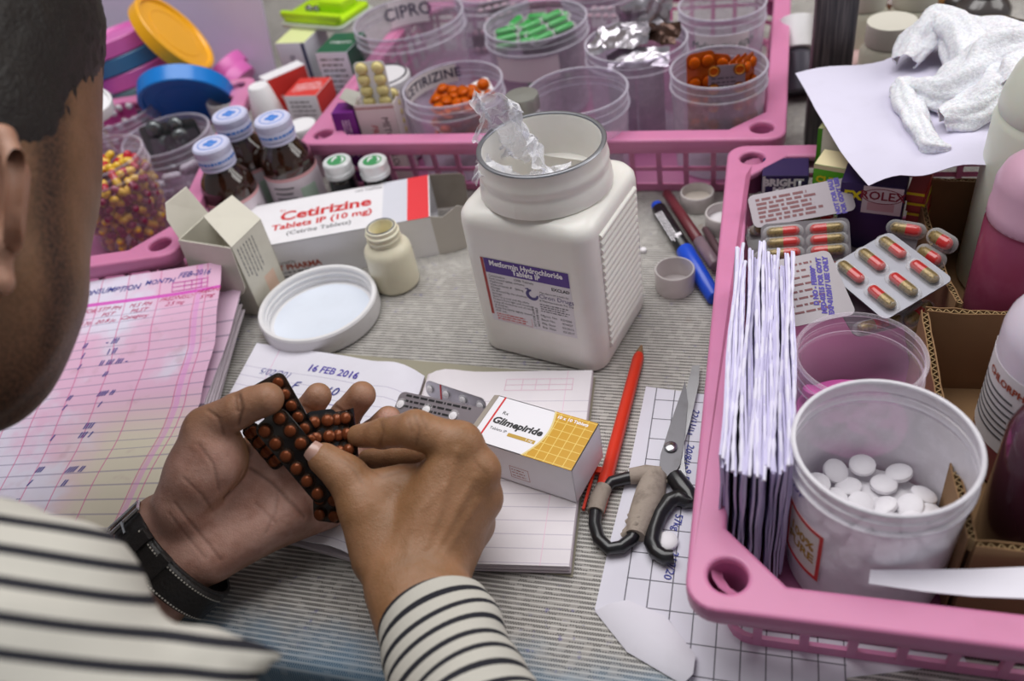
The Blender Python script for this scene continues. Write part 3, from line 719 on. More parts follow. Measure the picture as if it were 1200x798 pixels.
# ------------------------------------------------------------------ pink baskets
PINK = mat('pink_plastic', '#cd7ea6', .38, dirt=.18, dirtcol='#a8627c', dscale=.35, sss=.08)
PINKIN = mat('pink_plastic_dark', '#a8628a', .4, dirt=.1)
def flat_shape(loops, ext, bev):
    c = D.curves.new('shape', 'CURVE'); c.dimensions = '2D'; c.fill_mode = 'BOTH'; c.extrude = ext * S; c.bevel_depth = bev * S; c.bevel_resolution = 2; c.offset = -bev * S
    for L in loops:
        sp = c.splines.new('POLY'); sp.points.add(len(L) - 1); sp.use_cyclic_u = True
        for q, (x, y) in zip(sp.points, L): q.co = (x * S, y * S, 0, 1)
    o = D.objects.new('shape', c); COL.objects.link(o); bpy.context.view_layer.update()
    me = D.meshes.new_from_object(o); D.objects.remove(o); D.curves.remove(c); return me
def basket(label, M, L, W, H=6.3):
    """Origin: the outer front left corner on the table; x along L, y along W."""
    t = thing('basket', label, 'basket', M, 'pink plastic baskets')
    g = G(); rw = 1.75; ch = 2.9; hi = 1.95; hr = .95
    out = [(x, y) for x, y, _ in g.rrect(L, W, 1.5, 0, 6, L / 2, W / 2)]
    a, b, c, d = rw, L - rw, rw, W - rw
    inn = []
    for x, y in [(a + ch, c), (b - ch, c), (b, c + ch), (b, d - ch), (b - ch, d), (a + ch, d), (a, d - ch), (a, c + ch)]: inn.append((x, y))
    hs = [(hi, hi), (L - hi, hi), (hi, W - hi), (L - hi, W - hi)]
    loops = [out, inn[::-1]] + [[(x + hr * math.cos(-q * math.pi / 14), y + hr * math.sin(-q * math.pi / 14)) for q in range(28)] for x, y in hs]
    me = flat_shape(loops, .1, .22); me.materials.clear(); me.materials.append(PINK)
    for v in me.vertices: v.co.z += (H - .35) * S
    for p in me.polygons: p.use_smooth = False
    part('rim', me, None, t)
    g = G()   # lip that turns down outside, with a rounded foot
    prof = [(.02, H - .3), (0, H - .6), (.05, H - 1.25), (.15, H - 1.38), (.3, H - 1.25), (.3, H - .4)]
    g.loft([[(x, y, z) for x, y, _ in g.rrect(L - 2 * i, W - 2 * i, 1.5 - i, 0, 6, L / 2, W / 2)] for i, z in prof], False, False); part('lip', g, PINK, t)
    for x, y in hs:
        g = G(); g.lathe([(hr + .02, H - .2), (hr - .05, H - 2.6), (.01, H - 2.6), (.01, H - 2.75), (hr + .12, H - 2.7), (hr + .2, H - .6)], 24, x, y); part('corner_socket', g, PINKIN, t)
    g = G(); prof = [(1.1, H - .55), (1.5, H - 1.2), (1.6, H - 1.25)]
    g.loft([[(x, y, z) for x, y, _ in g.rrect(L - 2 * i, W - 2 * i, 1.5, 0, 4, L / 2, W / 2)] for i, z in prof], False, False)
    def rails(zz, hh, i): 
        for k_, (w_, o_) in enumerate(((hh, 0),)):
            R0 = g.rrect(L - 2 * i, W - 2 * i, 1.4, 0, 4, L / 2, W / 2); R1 = g.rrect(L - 2 * i - .5, W - 2 * i - .5, 1.2, 0, 4, L / 2, W / 2)
            g.loft([[(x, y, zz) for x, y, _ in R0], [(x, y, zz + hh) for x, y, _ in R0], [(x, y, zz + hh) for x, y, _ in R1], [(x, y, zz) for x, y, _ in R1], [(x, y, zz) for x, y, _ in R0]], False, False)
    rails(.05, .7, 1.9); rails(2.3, .35, 1.6); rails(H - 2.1, .3, 1.4); part('wall_rails', g, PINK, t)
    g = G(); g.rbox(L - 5.6, W - 5.6, .05, .35, 1.2, .1, 4, L / 2, W / 2); part('bottom', g, PINKIN, t)
    bm_ = {}
    for ax in 'xy':
        g = G(); s_ = 1 if ax == 'x' else 1
        if ax == 'x': g.add([(-.22, -.0, H - .8), (.22, 0, H - .8), (.22, .3, H - .8), (-.22, .3, H - .8), (-.22, .55, .1), (.22, .55, .1), (.22, .85, .1), (-.22, .85, .1)], [(0, 1, 2, 3), (4, 7, 6, 5), (0, 4, 5, 1), (1, 5, 6, 2), (2, 6, 7, 3), (3, 7, 4, 0)])
        else: g.add([(0, -.22, H - .8), (0, .22, H - .8), (.3, .22, H - .8), (.3, -.22, H - .8), (.55, -.22, .1), (.55, .22, .1), (.85, .22, .1), (.85, -.22, .1)], [(0, 1, 2, 3), (4, 7, 6, 5), (0, 4, 5, 1), (1, 5, 6, 2), (2, 6, 7, 3), (3, 7, 4, 0)])
        bm_[ax] = mesh('bar', g, PINK)
    nx = round((L - 7) / 2.35); ny = round((W - 7) / 2.35)
    for i in range(nx + 1):
        x = 3.5 + (L - 7) * i / nx
        part('bar', bm_['x'], None, t, M=spin((x, 1.35, 0))); part('bar', bm_['x'], None, t, M=spin((x, W - 1.35, 0), 180))
    for i in range(ny + 1):
        y = 3.5 + (W - 7) * i / ny
        part('bar', bm_['y'], None, t, M=spin((1.35, y, 0))); part('bar', bm_['y'], None, t, M=spin((L - 1.35, y, 0), 180))
    return t
basket('pink plastic basket behind the big white jar, crowded with see-through tubs', spin((-42.5, 65.0, 0), -.8), 44.5, 34)
basket('pink plastic basket on the right holding paper packets, capsule strips and bottles', spin((-2.5, 21.5, 0), 0), 32, 42)
hA = at(187, 285, 6.3); RA = Matrix.Rotation(math.radians(15), 3, 'Z'); LA, WA = 44, 34
oA = Vector((hA.x, hA.y, 0)) - RA @ Vector((LA - 1.95, 1.95, 0))
basket('pink plastic basket on the left holding the tub of red and yellow capsules', spin(oA, 15), LA, WA)

# ------------------------------------------------------------------ see-through tubs
CL1 = clear('clear_polypropylene', '#e9e5ee', '#d9d4df', .28, .7, .22, .12)
CLA = clear('clear_thin_plastic', '#f6f2f6', '#e6e0e8', .08, .5, .2, .06)
CL2 = clear('clear_glossy_plastic', '#fdfafd', '#f4eef6', .06, .55, .08)
MILK = clear('milky_polypropylene', '#efeaf2', '#e4e1e8', .8, .96, .3, .1)
def tub(label, P, zr, r, m, z0=.5, rb=.9, parent_parts=True, group='see-through tubs'):
    t = thing('tub', label, 'tub', Vector((P.x, P.y, z0)), group)
    h = zr - z0; g = G()
    g.lathe([(0, .05), (r * rb * .8, .03), (r * rb * .96, .0), (r * rb, .12), (r * (rb + (1 - rb) * .75), h - 2.1), (r * .985, h - 1.6), (r * 1.02, h - 1.55), (r * 1.02, h - 1.4), (r * .975, h - 1.35), (r * .975, h - .9), (r * 1.0, h - .85), (r * 1.0, h - .7), (r * .975, h - .65), (r * .975, h - .1)], 56)
    part('body', g, m, t, 40)
    g = G(); g.torus(r * .985, .13, h - .02, 56, 8); part('rim', g, m, t, 0)
    return t
# ------------------------------------------------------------------ tablet and capsule strips
_bc = {}
def blister(name, label, O, X, Y, nx, ny, foilm, pockm, tabm, kind='tablet', along='y', group=None, r=.36, ln=.7, mx=.45, my=.45, skip=(), back=None, bend=0.0, dome=.3, cat='tablet strip', th=.05):
    """A strip from corner O spanned by X and Y; pockets on the side of X x Y."""
    X = Vector(X); Y = Vector(Y); w_ = X.length; l_ = Y.length
    t = thing(name, label, cat, frame(O, X, Y), group)
    g = G()
    if bend:
        rows = []
        for j in range(13):
            y = l_ * j / 12; rows.append([(w_ * i / 6, y, bend * (1 - (2 * j / 12 - 1) ** 2)) for i in range(7)])
        g.sheet(rows, th)
    else: g.loft([g.rrect(w_, l_, min(.45, w_ / 3), z, 5, w_ / 2, l_ / 2) for z in (-th / 2, th / 2)], True, True)
    part('foil', g, foilm, t, 30)
    if back: back(t, w_, l_)
    key = (kind, round(r, 2), round(ln, 2), along, str(tabm), id(pockm), dome)
    if key not in _bc:
        g = G(); g2 = G()
        if kind == 'tablet':
            g.lathe([(r + .14, .02), (r + .06, .06), (r + .03, dome * .7), (r * .8, dome), (0, dome + .02)], 20)
            g2.lathe([(0, .03), (r * .9, .03), (r, .1), (r, dome * .55), (r * .85, dome * .8), (r * .4, dome * .95), (0, dome * .97)], 16)
            _bc[key] = (mesh('pocket', g, pockm, 50), mesh('tablet', g2, tabm, 50))
        else:
            d = Vector((0, 1, 0)) if along == 'y' else Vector((1, 0, 0)); q = d * (ln / 2 - r * .2)
            g.capsule(-q, q, r + .1, 12); g.v = [(x, y, max(z * .95, 0) + .02) for x, y, z in g.v]
            g2.capsule(-q * .86, q * .86, r * .86, 12, 0, 1); g2.v = [(x, y, z * .8 + r * .55) for x, y, z in g2.v]
            _bc[key] = (mesh('pocket', g, pockm, 60), mesh('capsule', g2, tabm, 50))
    pm, tm = _bc[key]
    for j in range(ny):
        for i in range(nx):
            if (i, j) in skip: continue
            x = mx + (w_ - 2 * mx) * (i / (nx - 1) if nx > 1 else .5); y = my + (l_ - 2 * my) * (j / (ny - 1) if ny > 1 else .5)
            z = bend * (1 - (2 * y / l_ - 1) ** 2) if bend else 0
            p_ = part('pocket', pm, None, t, M=spin((x, y, z + th / 2)))
            part('tablet' if kind == 'tablet' else 'capsule', tm, None, p_, M=spin((0, 0, .01), 180 if kind == 'capsule' and (i * 7 + j * 3) % 3 == 0 else 0))
    return t
POCK = clear('clear_blister', '#ffffff', '#ffffff', .05, .5, .06)
FOILM = mat('dull_foil', '#b9b7be', .3, .85, dirt=.1)
FOILP = mat('printed_foil', '#8d858b', .45, .35, dirt=.25, dirtcol='#7c7078')
GRAPH = mat('graphite_strip', '#232124', .14, .75, coat=1.0)
POCKB = clear('brown_blister', '#ecd6c4', '#6a5448', .08, .4, .05)
POCKO = clear('amber_blister', '#f2b878', '#b8701f', .15, .45, .1)
COPPER = mat('copper_tablet', '#8f5430', .25, .25, dirt=.1, coat=.4)
CAPR = mat('capsule_red', '#b92a28', .25, coat=.5); 
CAPG = mat('capsule_gold', '#8f7a4e', .3, .3, dirt=1.0, dirtcol='#2a2118', dscale=7)
CAPY = mat('capsule_yellow', '#e3b93a', .3, coat=.3); CAPM = mat('capsule_maroon', '#8e2149', .3, coat=.3)

# ------------------------------------------------------------------ pencil-thin red pen, scissors, tablet, graph sheets
gs = thing('graph_sheet', 'white sheet ruled with wide black squares under the scissors and the pink basket', 'paper')
def gp_(x, y, z=.05): return at(x, y, z)
top = [gp_(757, 453), gp_(832, 463), gp_(1010, 477)]
E_ = [[(757, 453), (832, 463), (900, 470), (970, 480)], [(738, 545), (818, 552), (900, 560), (980, 568)], [(716, 630), (812, 645), (900, 655), (990, 660)], [(697, 714), (800, 735), (900, 742), (992, 748)], [(735, 762), (812, 790), (900, 806), (992, 812)], [(800, 800), (840, 830), (900, 850), (990, 860)]]
gsh = Sheet([[gp_(x, y, .04) for x, y in r] for r in E_])
def graph_mat():
    k = NT('graph_paper'); x, y, z, v = k.xyz(); 
    c = k.mix(k.math('MULTIPLY', k.ramp(k.noise(v, .2, 3.0), .4, .75), .15), lin('#dddbe6'), lin('#b5aeb8'))
    fx = k.math('MULTIPLY', k.lines(x, 1.27, GX0, .035), k.band(x, GX0 - .5, 10)); fy_ = k.lines(y, 1.75, GY0, .035)
    inn = k.math('MULTIPLY', k.band(x, GX0 - .05, 9.0), k.band(y, 18.6, 42.3))
    c = k.mix(k.math('MULTIPLY', k.math('MAXIMUM', fx, fy_), k.math('MULTIPLY', inn, .85)), c, lin('#3c3a44'))
    k.set(Base_Color=c, Roughness=.75, Specular_IOR_Level=.2); return k.m
q0 = at(737, 668, .05); GX0 = q0.x; GY0 = at(800, 653, .05).y
gsh.build('page', graph_mat(), gs, .03)
for b, px, py in [('22/11/11', 815, 495), ('20/8/12', 809, 535), ('9 5/12', 806, 562), ('57kg', 797, 612), ('210/20', 790, 662)]:
    O = at(px - 4, py, .09); text(b, .66, INK, gs, O, (-.12, -1, 0), (1, -.12, 0), shear=.1, jit=.04, bold=.004)
# turned-up corner
fl = Sheet([[at(697, 716, .1), at(735, 764, .1), at(800, 802, .1)], [at(712, 708, .55), at(757, 745, .9), at(812, 790, .7)], [at(735, 703, .35), at(780, 722, .5), at(815, 768, .4)], [at(741, 706, .15), at(785, 728, .15), at(812, 776, .12)]])
fl.build('folded_corner', PAPER, gs, .03, 'corner folded back over the sheet')
sh2 = Sheet([[at(950, 720, .02), at(1060, 730, .02), at(1200, 735, .02)], [at(985, 790, .02), at(1060, 770, .02), at(1130, 768, .02)], [at(985, 795, .02), at(1060, 786, .02), at(1132, 776, .02)]])
s2 = single('loose_sheet', G().sheet(sh2.P, .03), PAPER, 'plain white sheet sticking out under the front edge of the right pink basket', 'paper')

A_ = at(752, 404, .45); B_ = at(700, 600, .45); d_ = (B_ - A_).normalized(); Ln = (B_ - A_).length
REDP = mat('red_pen_plastic', '#d8371f', .3, sss=.05)
pen = thing('red_pen', 'slim red pen lying between the notebook and the scissors', 'pen', frame(A_, d_, Vector((-d_.y, d_.x, 0))))
g = G(); g.tube([(1.0, 0, 0), (1.4, 0, 0), (Ln * .8, 0, 0), (Ln * .82, 0, 0), (Ln, 0, 0)], [.3, .42, .45, .52, .45], 8); part('barrel', g, REDP, pen, 50)
g = G(); g.tube([(0, 0, 0), (.1, 0, 0), (1.0, 0, 0)], [.04, .09, .3], 10); part('tip', g, mat('brown_tip', '#8a6a4a', .4), pen)
g = G(); g.box(Ln * .78, Ln * 1.0, -.95, -.78, -.1, .15); g.box(Ln * .78, Ln * .81, -.9, .3, -.1, .2); part('clip', g, REDP, pen)

STEEL = mat('worn_steel', '#77767a', .48, .9, dirt=.35, dirtcol='#4b4642', dscale=.8); BLK = mat('black_plastic', '#19191c', .3, coat=.2)
TAPE = mat('old_tape', '#a3968a', .85, dirt=.5, dirtcol='#5d5048', dscale=1.2, bump=.6, bscale=2.5)
sc = thing('scissors', 'old steel scissors with black plastic handles, the left one wrapped in grey tape', 'scissors')
def P2(px, py, z=.35): return at(px, py, z)
g = G()
def slab(pts, z0, z1, mi=0):
    q = [at(x, y, z0) for x, y in pts]; g.prism([(p.x, p.y) for p in q], z0, z1, mi)
slab([(803, 448), (806, 472), (803, 508), (800, 530), (797, 546), (788, 562), (772, 556), (774, 535), (785, 500)], .55, .7)
part('blade', g, STEEL, sc, 20, label='upper blade with the rivet')
g = G(); slab([(811, 431), (820, 430), (819, 452), (808, 500), (802, 520), (802, 545), (806, 572), (796, 580), (780, 545), (790, 505), (803, 465)], .32, .52); part('blade', g, mat('bright_worn_steel', '#a3a3a6', .35, .9, dirt=.25, dirtcol='#6b6662', dscale=.8), sc, 20, label='lower blade')
c = at(786, 524, .75); g = G(); g.lathe([(.42, 0), (.42, .1), (.3, .18), (0, .2)], 20, 0, 0); part('rivet', g, mat('bright_steel', '#c9c9cc', .2, 1.0), sc, M=spin(c))
g = G(); pts = [P2(x, y, .55) for x, y in ((790, 558), (800, 572), (808, 580), (812, 590), (806, 588), (795, 583), (783, 588), (772, 604), (766, 622), (764, 636), (769, 647), (779, 653), (789, 652))]
g.tube(pts, [.55, .62, .5, .42, .45, .52, .52, .5, .48, .48, .48, .46, .4], 12); part('handle', g, BLK, sc, 60, label='black handle with an open finger loop')
g = G(); pts = [P2(x, y, .55) for x, y in ((771, 556), (755, 558), (735, 560), (716, 565), (704, 578), (698, 598), (697, 615), (702, 632), (714, 643), (728, 641), (740, 632), (748, 615), (756, 590), (766, 566))]
g.tube(pts, [.4] * 14, 12); part('handle', g, BLK, sc, 60, label='black handle loop partly wrapped in tape')
g = G(); pts = [P2(x, y, .55) for x, y in ((768, 556), (762, 580), (754, 600), (748, 618), (745, 628))]; g.tube(pts, [.72, .95, .85, .72, .6], 14)
pts = [P2(x, y, .6) for x, y in ((775, 556), (758, 556), (738, 558))]; g.tube(pts, [.5, .62, .5], 12)
for i in range(9):
    t_ = i / 8; p = P2(766 - 20 * t_, 562 + 58 * t_, .58); q = Vector((.5, .25 + .1 * math.sin(i * 2), .05)); g.tube([p - q * 1.6 + Vector((0, 0, -.2)), p + Vector((0, 0, .62)), p + q * 1.6 + Vector((0, 0, -.2))], [.18, .2, .18], 6)
pts = [P2(x, y, .55) for x, y in ((708, 571), (701, 586), (698, 600))]; g.tube(pts, [.5, .56, .52], 14); part('tape_wrap', g, TAPE, sc, 60, label='grey cloth tape wound round the handle')
# loose tablets
def pill(P, r, h, m, label, group=None, tilt=(0, 0), nm='tablet', cat='tablet'):
    if ('pill', r, h, id(m)) not in _bc:
        g = G(); g.lathe([(0, 0), (r * .9, 0), (r, .08), (r, h - .08), (r * .88, h), (r * .4, h + .05), (0, h + .06)], 22); _bc[('pill', r, h, id(m))] = mesh('tablet', g, m, 40)
    M = Matrix.Rotation(tilt[0], 4, 'X') @ Matrix.Rotation(tilt[1], 4, 'Y'); M.translation = P
    o = part(nm, _bc[('pill', r, h, id(m))], None, None, M=M); return tag(o, label, cat, group)
TABW = mat('chalk_tablet', '#ebe8ec', .6)
pill(at(782, 636, .12), .62, .35, TABW, 'single white tablet lying inside the scissor handle on the ruled sheet')
pill(at(754, 295, .02), .28, .3, TABW, 'tiny white tablet peeking out at the right side of the big jar')

# ------------------------------------------------------------------ glimepiride carton and its strips
gz = .95; a_, b_, c_ = at(550, 514, 4.0), at(670, 552, 4.0), at(696, 495, 4.0)
GX = Vector((b_ - a_)); GX.z = 0; GL = GX.length; GX.normalize(); GY = Vector((-GX.y, GX.x, 0)); GD = (Vector((c_.x, c_.y, 0)) - Vector((b_.x, b_.y, 0))).dot(GY)
gm = thing('tablet_carton', 'small white and yellow carton of glimepiride tablets lying on the notebook', 'box', frame(Vector((a_.x, a_.y, gz)), GX, GY)); GH = 3.05
g = G(); t = .05; g.box(0, GL, 0, t, 0, GH); g.box(0, GL, GD - t, GD, 0, GH); g.box(0, GL, 0, GD, 0, t); g.box(0, GL, 0, GD, GH - t, GH); g.box(GL - t, GL, 0, GD, 0, GH); part('box_body', g, mat('glossy_carton', '#e6e4ea', .3), gm)
def gold_mat():
    k = NT('gold_grid_print'); x, y, z, v = k.xyz()
    c = k.mix(k.math('MAXIMUM', k.lines(x, .62, .2, .025), k.lines(y, .62, .1, .025)), lin('#c8961f'), lin('#e2c568'))
    k.set(Base_Color=c, Roughness=.3); return k.m
pts = []
for i in range(15):
    v_ = i / 14; pts.append((GL * .56 + .75 * math.sin(math.pi * (.12 + .8 * v_)) - .5 * (1 - v_), GD * v_))
g = G(); vs = [(x, y, GH + .014) for x, y in pts] + [(GL - .05, y, GH + .014) for _, y in pts]; g.add(vs, [(i, i + 15, i + 16, i + 1) for i in range(14)])
part('gold_panel', g, gold_mat(), gm, 0, 'gold panel with a fine grid')
g = G(); vs = [(x - .1, y, GH + .02) for x, y in pts] + [(x + .03, y, GH + .02) for x, y in pts]; g.add(vs, [(i, i + 15, i + 16, i + 1) for i in range(14)]); part('curved_line', g, mat('pale_gold', '#dcc98a', .4), gm, 0)
quad(gm, (.42, 0, GH), X, Y, .13, GD, RED, label='red stripe')
text('Glimepiride', .74, BLACK, gm, (2.35, GD * .50, GH), X, Y, shear=.18, bold=.03)
text('Tablets IP', .3, BLACK, gm, (1.35, GD * .33, GH), X, Y); text('Rx', .4, BLACK, gm, (1.15, GD * .68, GH), X, Y)
quad(gm, (2.1, GD * .26, GH), X, Y, 1.9, .28, mat('gold_bar', '#b99436', .4)); text('1 mg', .26, MATS['label_white'], gm, (3.6, GD * .26 + .14, GH + .01), X, Y)
text('10 x 10 Tablets', .34, MATS['label_white'], gm, (GL - 1.6, GD * .9, GH + .02), X, Y, bold=.01)
for i, (wd, n_, yy) in enumerate(((2.5, 2, 2.6), (3.0, 2, 2.0), (2.4, 2, 1.35), (3.2, 3, .85))): greek(gm, (GL - .4, 0, yy), -X, Z, wd, n_, .24, -.09, GREY, 30 + i)
g = G(); fr_ = [(2.6, .55), (3.9, .55), (3.9, 1.6), (2.6, 1.6)]
for (x0, z0), (x1, z1) in zip(fr_, fr_[1:] + fr_[:1]): g.box(min(x0, x1) - .015, max(x0, x1) + .015, -.012, 0, min(z0, z1) - .015, max(z0, z1) + .015)
part('printed_frame', g, mat('dull_red_print', '#b5807c', .6), gm, 0); greek(gm, (2.7, 0, 1.3), X, Z, 1.0, 3, .28, .08, MATS['dull_red_print'], 41)
flap([(0, GD, GH), (0, .0, GH), (-.25, .3, GH + .12), (-.25, GD - .2, GH + .12)], (0, 0, .04), 'end_flap', None, gm, KRAFT)
def strip_back(cols, seed, stamp=None, m2=BLACK):
    def f(t, w_, l_):
        greek(t, (w_ * .08, l_ * .84, .03), (1, 0, 0), (0, 1, 0), w_ * .84, max(3, int(l_ * .8 / .38)), .38, .15, m2, seed, ragged=.6)
        if stamp: text(stamp, .5, mat('stamp_violet', '#4b3a9a', .5), t, (w_ * stamp_pos, l_ * .5, .035), (0, 1, 0), (-1, 0, 0), bold=.03, line=.9)
    return f
stamp_pos = .15
O1 = at(455, 488, 2.0); blister('tablet_strip', 'silver strip with printed back sticking out of the glimepiride carton, nearest the hand', at(459, 487, 1.6), at(566, 512, 2.6) - at(459, 487, 1.6), at(462, 458, 2.3) - at(459, 487, 1.6), 4, 1, FOILP, POCK, MATS['chalk_tablet'], group='strips beside the glimepiride carton', back=strip_back(1, 5), dome=.1, r=.3)
blister('tablet_strip', 'pale strip end lying under the silver strip by the glimepiride carton', at(507, 509, 1.4), at(570, 524, 2.0) - at(507, 509, 1.4), at(509, 488, 1.8) - at(507, 509, 1.4), 3, 1, FOILM, POCK, MATS['chalk_tablet'], group='strips beside the glimepiride carton', dome=.28, r=.34)
def rb(t, w_, l_): quad(t, (w_ * .25, 0, .03), X, Y, .14, l_, RED)
blister('tablet_strip', 'strip with a red line standing behind the silver strip by the glimepiride carton', at(500, 463, 1.2), at(570, 487, 2.0) - at(500, 463, 1.2), at(503, 447, 2.3) - at(500, 463, 1.2), 4, 1, FOILM, POCK, MATS['chalk_tablet'], group='strips beside the glimepiride carton', back=rb, dome=.15, r=.28)

# ------------------------------------------------------------------ markers and loose caps by the right basket
def bar_pen(name, label, pA, pB, segs, z=.6):
    """segs: (name, t0, t1, radius0, radius1, material)."""
    a, b = at(*pA, z), at(*pB, z); d = (b - a); L_ = d.length; d.normalize()
    t = thing(name, label, 'pen', frame(a, d, Vector((-d.y, d.x, 0))))
    for nm, t0, t1, r0, r1, m in segs:
        g = G(); g.tube([(L_ * t0, 0, 0), (L_ * t0 + .08, 0, 0), (L_ * t1 - .08, 0, 0), (L_ * t1, 0, 0)], [r0 * .85, r0, r1, r1 * .85], 16); part(nm, g, m, t, 50)
    return t, L_
BLUEP = mat('blue_plastic', '#1c4fd0', .3)
t, L_ = bar_pen('marker_pen', 'black marker pen with a blue cap, beside the big jar', (769, 240), (838, 350), [('end_plug', 0, .05, .5, .5, BLUEP), ('barrel', .045, .52, .62, .62, BLK), ('cap', .52, 1, .72, .6, BLUEP)])
greek(t, (L_ * .14, -.22, .57), X, Vector((0, .9, .2)), L_ * .34, 4, .17, .09, MATS['label_white'], 50)
quad(t, (L_ * .4, -.25, .575), X, Vector((0, .9, .2)), .4, .5, MATS['label_white'])
bar_pen('felt_pen', 'maroon felt pen with a clear grey cap, touching the black marker', (781, 226), (839, 312), [('barrel', 0, .68, .42, .48, mat('maroon_plastic', '#6b2b33', .35)), ('cap', .68, 1, .52, .5, clear('smoky_cap', '#c8b4bc', '#a48d98', .45, .8))], .9)
bar_pen('short_pen', 'short dark pen stub half hidden by the pink basket rim', (826, 268), (852, 312), [('barrel', 0, 1, .3, .42, mat('dark_plum', '#5a4248', .4))])
FROST = clear('frosted_cap', '#efe9ea', '#e2dcdb', .5, .85, .35)
def cup(label, P, r, h, m, nm='bottle_cap', inner=None):
    t = thing(nm, label, 'cap', Vector((P.x, P.y, 0)), 'loose bottle caps')
    g = G(); g.lathe([(0, .02), (r * .93, .0), (r * .97, .1), (r, h - .1), (r * .97, h), (r * .9, h), (r * .88, h - .2), (r * .88, .25), (0, .2)], 36); part('shell', g, m, t, 40)
    if inner: g = G(); g.lathe([(0, h * .5), (r * .86, h * .5), (r * .86, h * .45)], 30); part('liner', g, inner, t)
    return t
CAPW = mat('cap_plastic', '#d5cfcd', .4, dirt=.1)
cup('frosted cap lying open side up in front of the markers', at(791, 330, .6), 1.55, 1.9, FROST)
cup('grey white cap with a cream liner near the back pink basket', at(817, 232, .8), 1.45, 1.5, CAPW, inner=mat('cream_liner', '#e4ddd0', .6))
cup('white cap half hidden behind the right basket rim', at(849, 258, .8), 1.6, 1.6, CAPW, inner=TABW)
# ------------------------------------------------------------------ back basket: tubs and what is in them
def facing(P): return math.atan2(-P.y, -P.x)
def arc(t, r, z0, z1, a0, a1, m, name='label', label=None, r1=None, th=.02):
    r1 = r1 or r; n = 16; g = G(); vs = []
    for q in (0, th):
        for i in range(n + 1):
            a = a0 + (a1 - a0) * i / n; vs += [((r + q) * math.cos(a), (r + q) * math.sin(a), z0), ((r1 + q) * math.cos(a), (r1 + q) * math.sin(a), z1)]
    o = 2 * (n + 1); fs = []
    for i in range(n): fs += [(2 * i, 2 * i + 1, 2 * i + 3, 2 * i + 2), (o + 2 * i, o + 2 * i + 2, o + 2 * i + 3, o + 2 * i + 1), (2 * i, 2 * i + 2, o + 2 * i + 2, o + 2 * i), (2 * i + 1, o + 2 * i + 1, o + 2 * i + 3, 2 * i + 3)]
    fs += [(0, o, o + 1, 1), (2 * n, 2 * n + 1, o + 2 * n + 1, o + 2 * n)]
    g.add(vs, fs); return part(name, g, m, t, 30, label)
def arc_text(t, body, size, m, r, z, a, inside=False, **kw):
    s_ = -1 if inside else 1; rr_ = r + (-.02 if inside else .035)
    return text(body, size, m, t, (0, 0, 0), wrap=lambda x, y: Vector((rr_ * math.cos(a + s_ * x / r), rr_ * math.sin(a + s_ * x / r), z + y)), **kw)
LABP = mat('label_paper', '#e4dfe2', .7, dirt=.08)
MARK = mat('marker_ink', '#3b3b55', .6)
tubs = {}
for key, px, zr, r, mm, lb in [
    ('orange', (842, 78), 9.5, 4.1, CL1, 'clear tub of orange capsule strips at the front right corner of the back pink basket'),
    ('silver', (745, 47), 9.7, 4.75, CL1, 'clear tub crammed with crumpled silver sachets, behind the nearly empty tub'),
    ('empty', (675, 106), 9.4, 4.5, CL1, 'nearly empty clear tub right behind the mouth of the big white jar'),
    ('green', (627, 24), 9.5, 5.3, CL1, 'clear tub with strips of green capsules lying on top'),
    ('ceti', (530, 98), 8.6, 4.8, CL1, 'clear tub of orange cetirizine strips with a handwritten CETIRIZINE paper inside'),
    ('cipro', (478, 20), 9.5, 6.1, CL1, 'widest clear tub with a white CIPRO paper label inside its rim'),
    ('dark', (574, -14), 9.5, 4.2, CL1, 'clear tub of dark brown strips between the CIPRO tub and the green capsules'),
    ('six', (846, 4), 9.5, 4.2, CL1, 'clear tub with a handwritten 600 paper label, behind the orange capsule tub'),
    ('back', (700, -22), 9.5, 4.1, CL1, 'clear tub cut off by the top of the frame between green capsules and silver sachets')]:
    P = at(*px, zr); tubs[key] = (tub(lb, P, zr, r, mm), P, r, zr)
T = lambda k: tubs[k]
# paper labels
t, P, r, zr = T('cipro'); a = facing(P) + math.pi
arc(t, r * .965 - .06, zr - 3.4, zr - .5, a - .42, a + .36, LABP); arc_text(t, 'CIPRO', 2.0, MARK, r * .965 - .06, zr - 1.9, a - .02, True, bold=.03)
t, P, r, zr = T('ceti'); a = facing(P) + math.pi
arc(t, r * .965 - .06, zr - 2.4, zr - .6, a - .15, a + 1.35, LABP); arc_text(t, 'CETIRIZINE', 1.35, MARK, r * .965 - .06, zr - 1.45, a + .55, True, bold=.03, space=1.05)
t, P, r, zr = T('six'); a = facing(P)
arc(t, r + .08, zr - 4.0, zr - 1.9, a - .6, a + .62, LABP); arc_text(t, 'Mefenamic 600', 1.0, mat('green_ink', '#3f6a63', .6), r + .08, zr - 2.9, a, shear=.2, jit=.06)
t, P, r, zr = T('green'); a = facing(P)
arc(t, r * .985 + .04, zr - 4.6, zr - 2.2, a - .95, a + .35, mat('tub_tape', '#d8cfd4', .4)); 
ORF = mat('orange_film', '#c05a14', .25, .2, coat=.3); ORT = mat('orange_tablet', '#dc9a34', .35, sss=.05); SILV = mat('silver_sachet', '#bdb8c0', .28, .8, dirt=.25, dirtcol='#5c4a48', dscale=.9); DKF = mat('brown_foil', '#4a352e', .25, .7)
GRN = mat('capsule_green', '#2f9a45', .3, coat=.3); LILF = mat('lilac_foil', '#c2b2bf', .4, .4, dirt=.2, dirtcol='#8d7788'); YEL = mat('yellow_tablet', '#d9c98a', .5); WSTRIP = mat('white_strip', '#e7e6ea', .35)
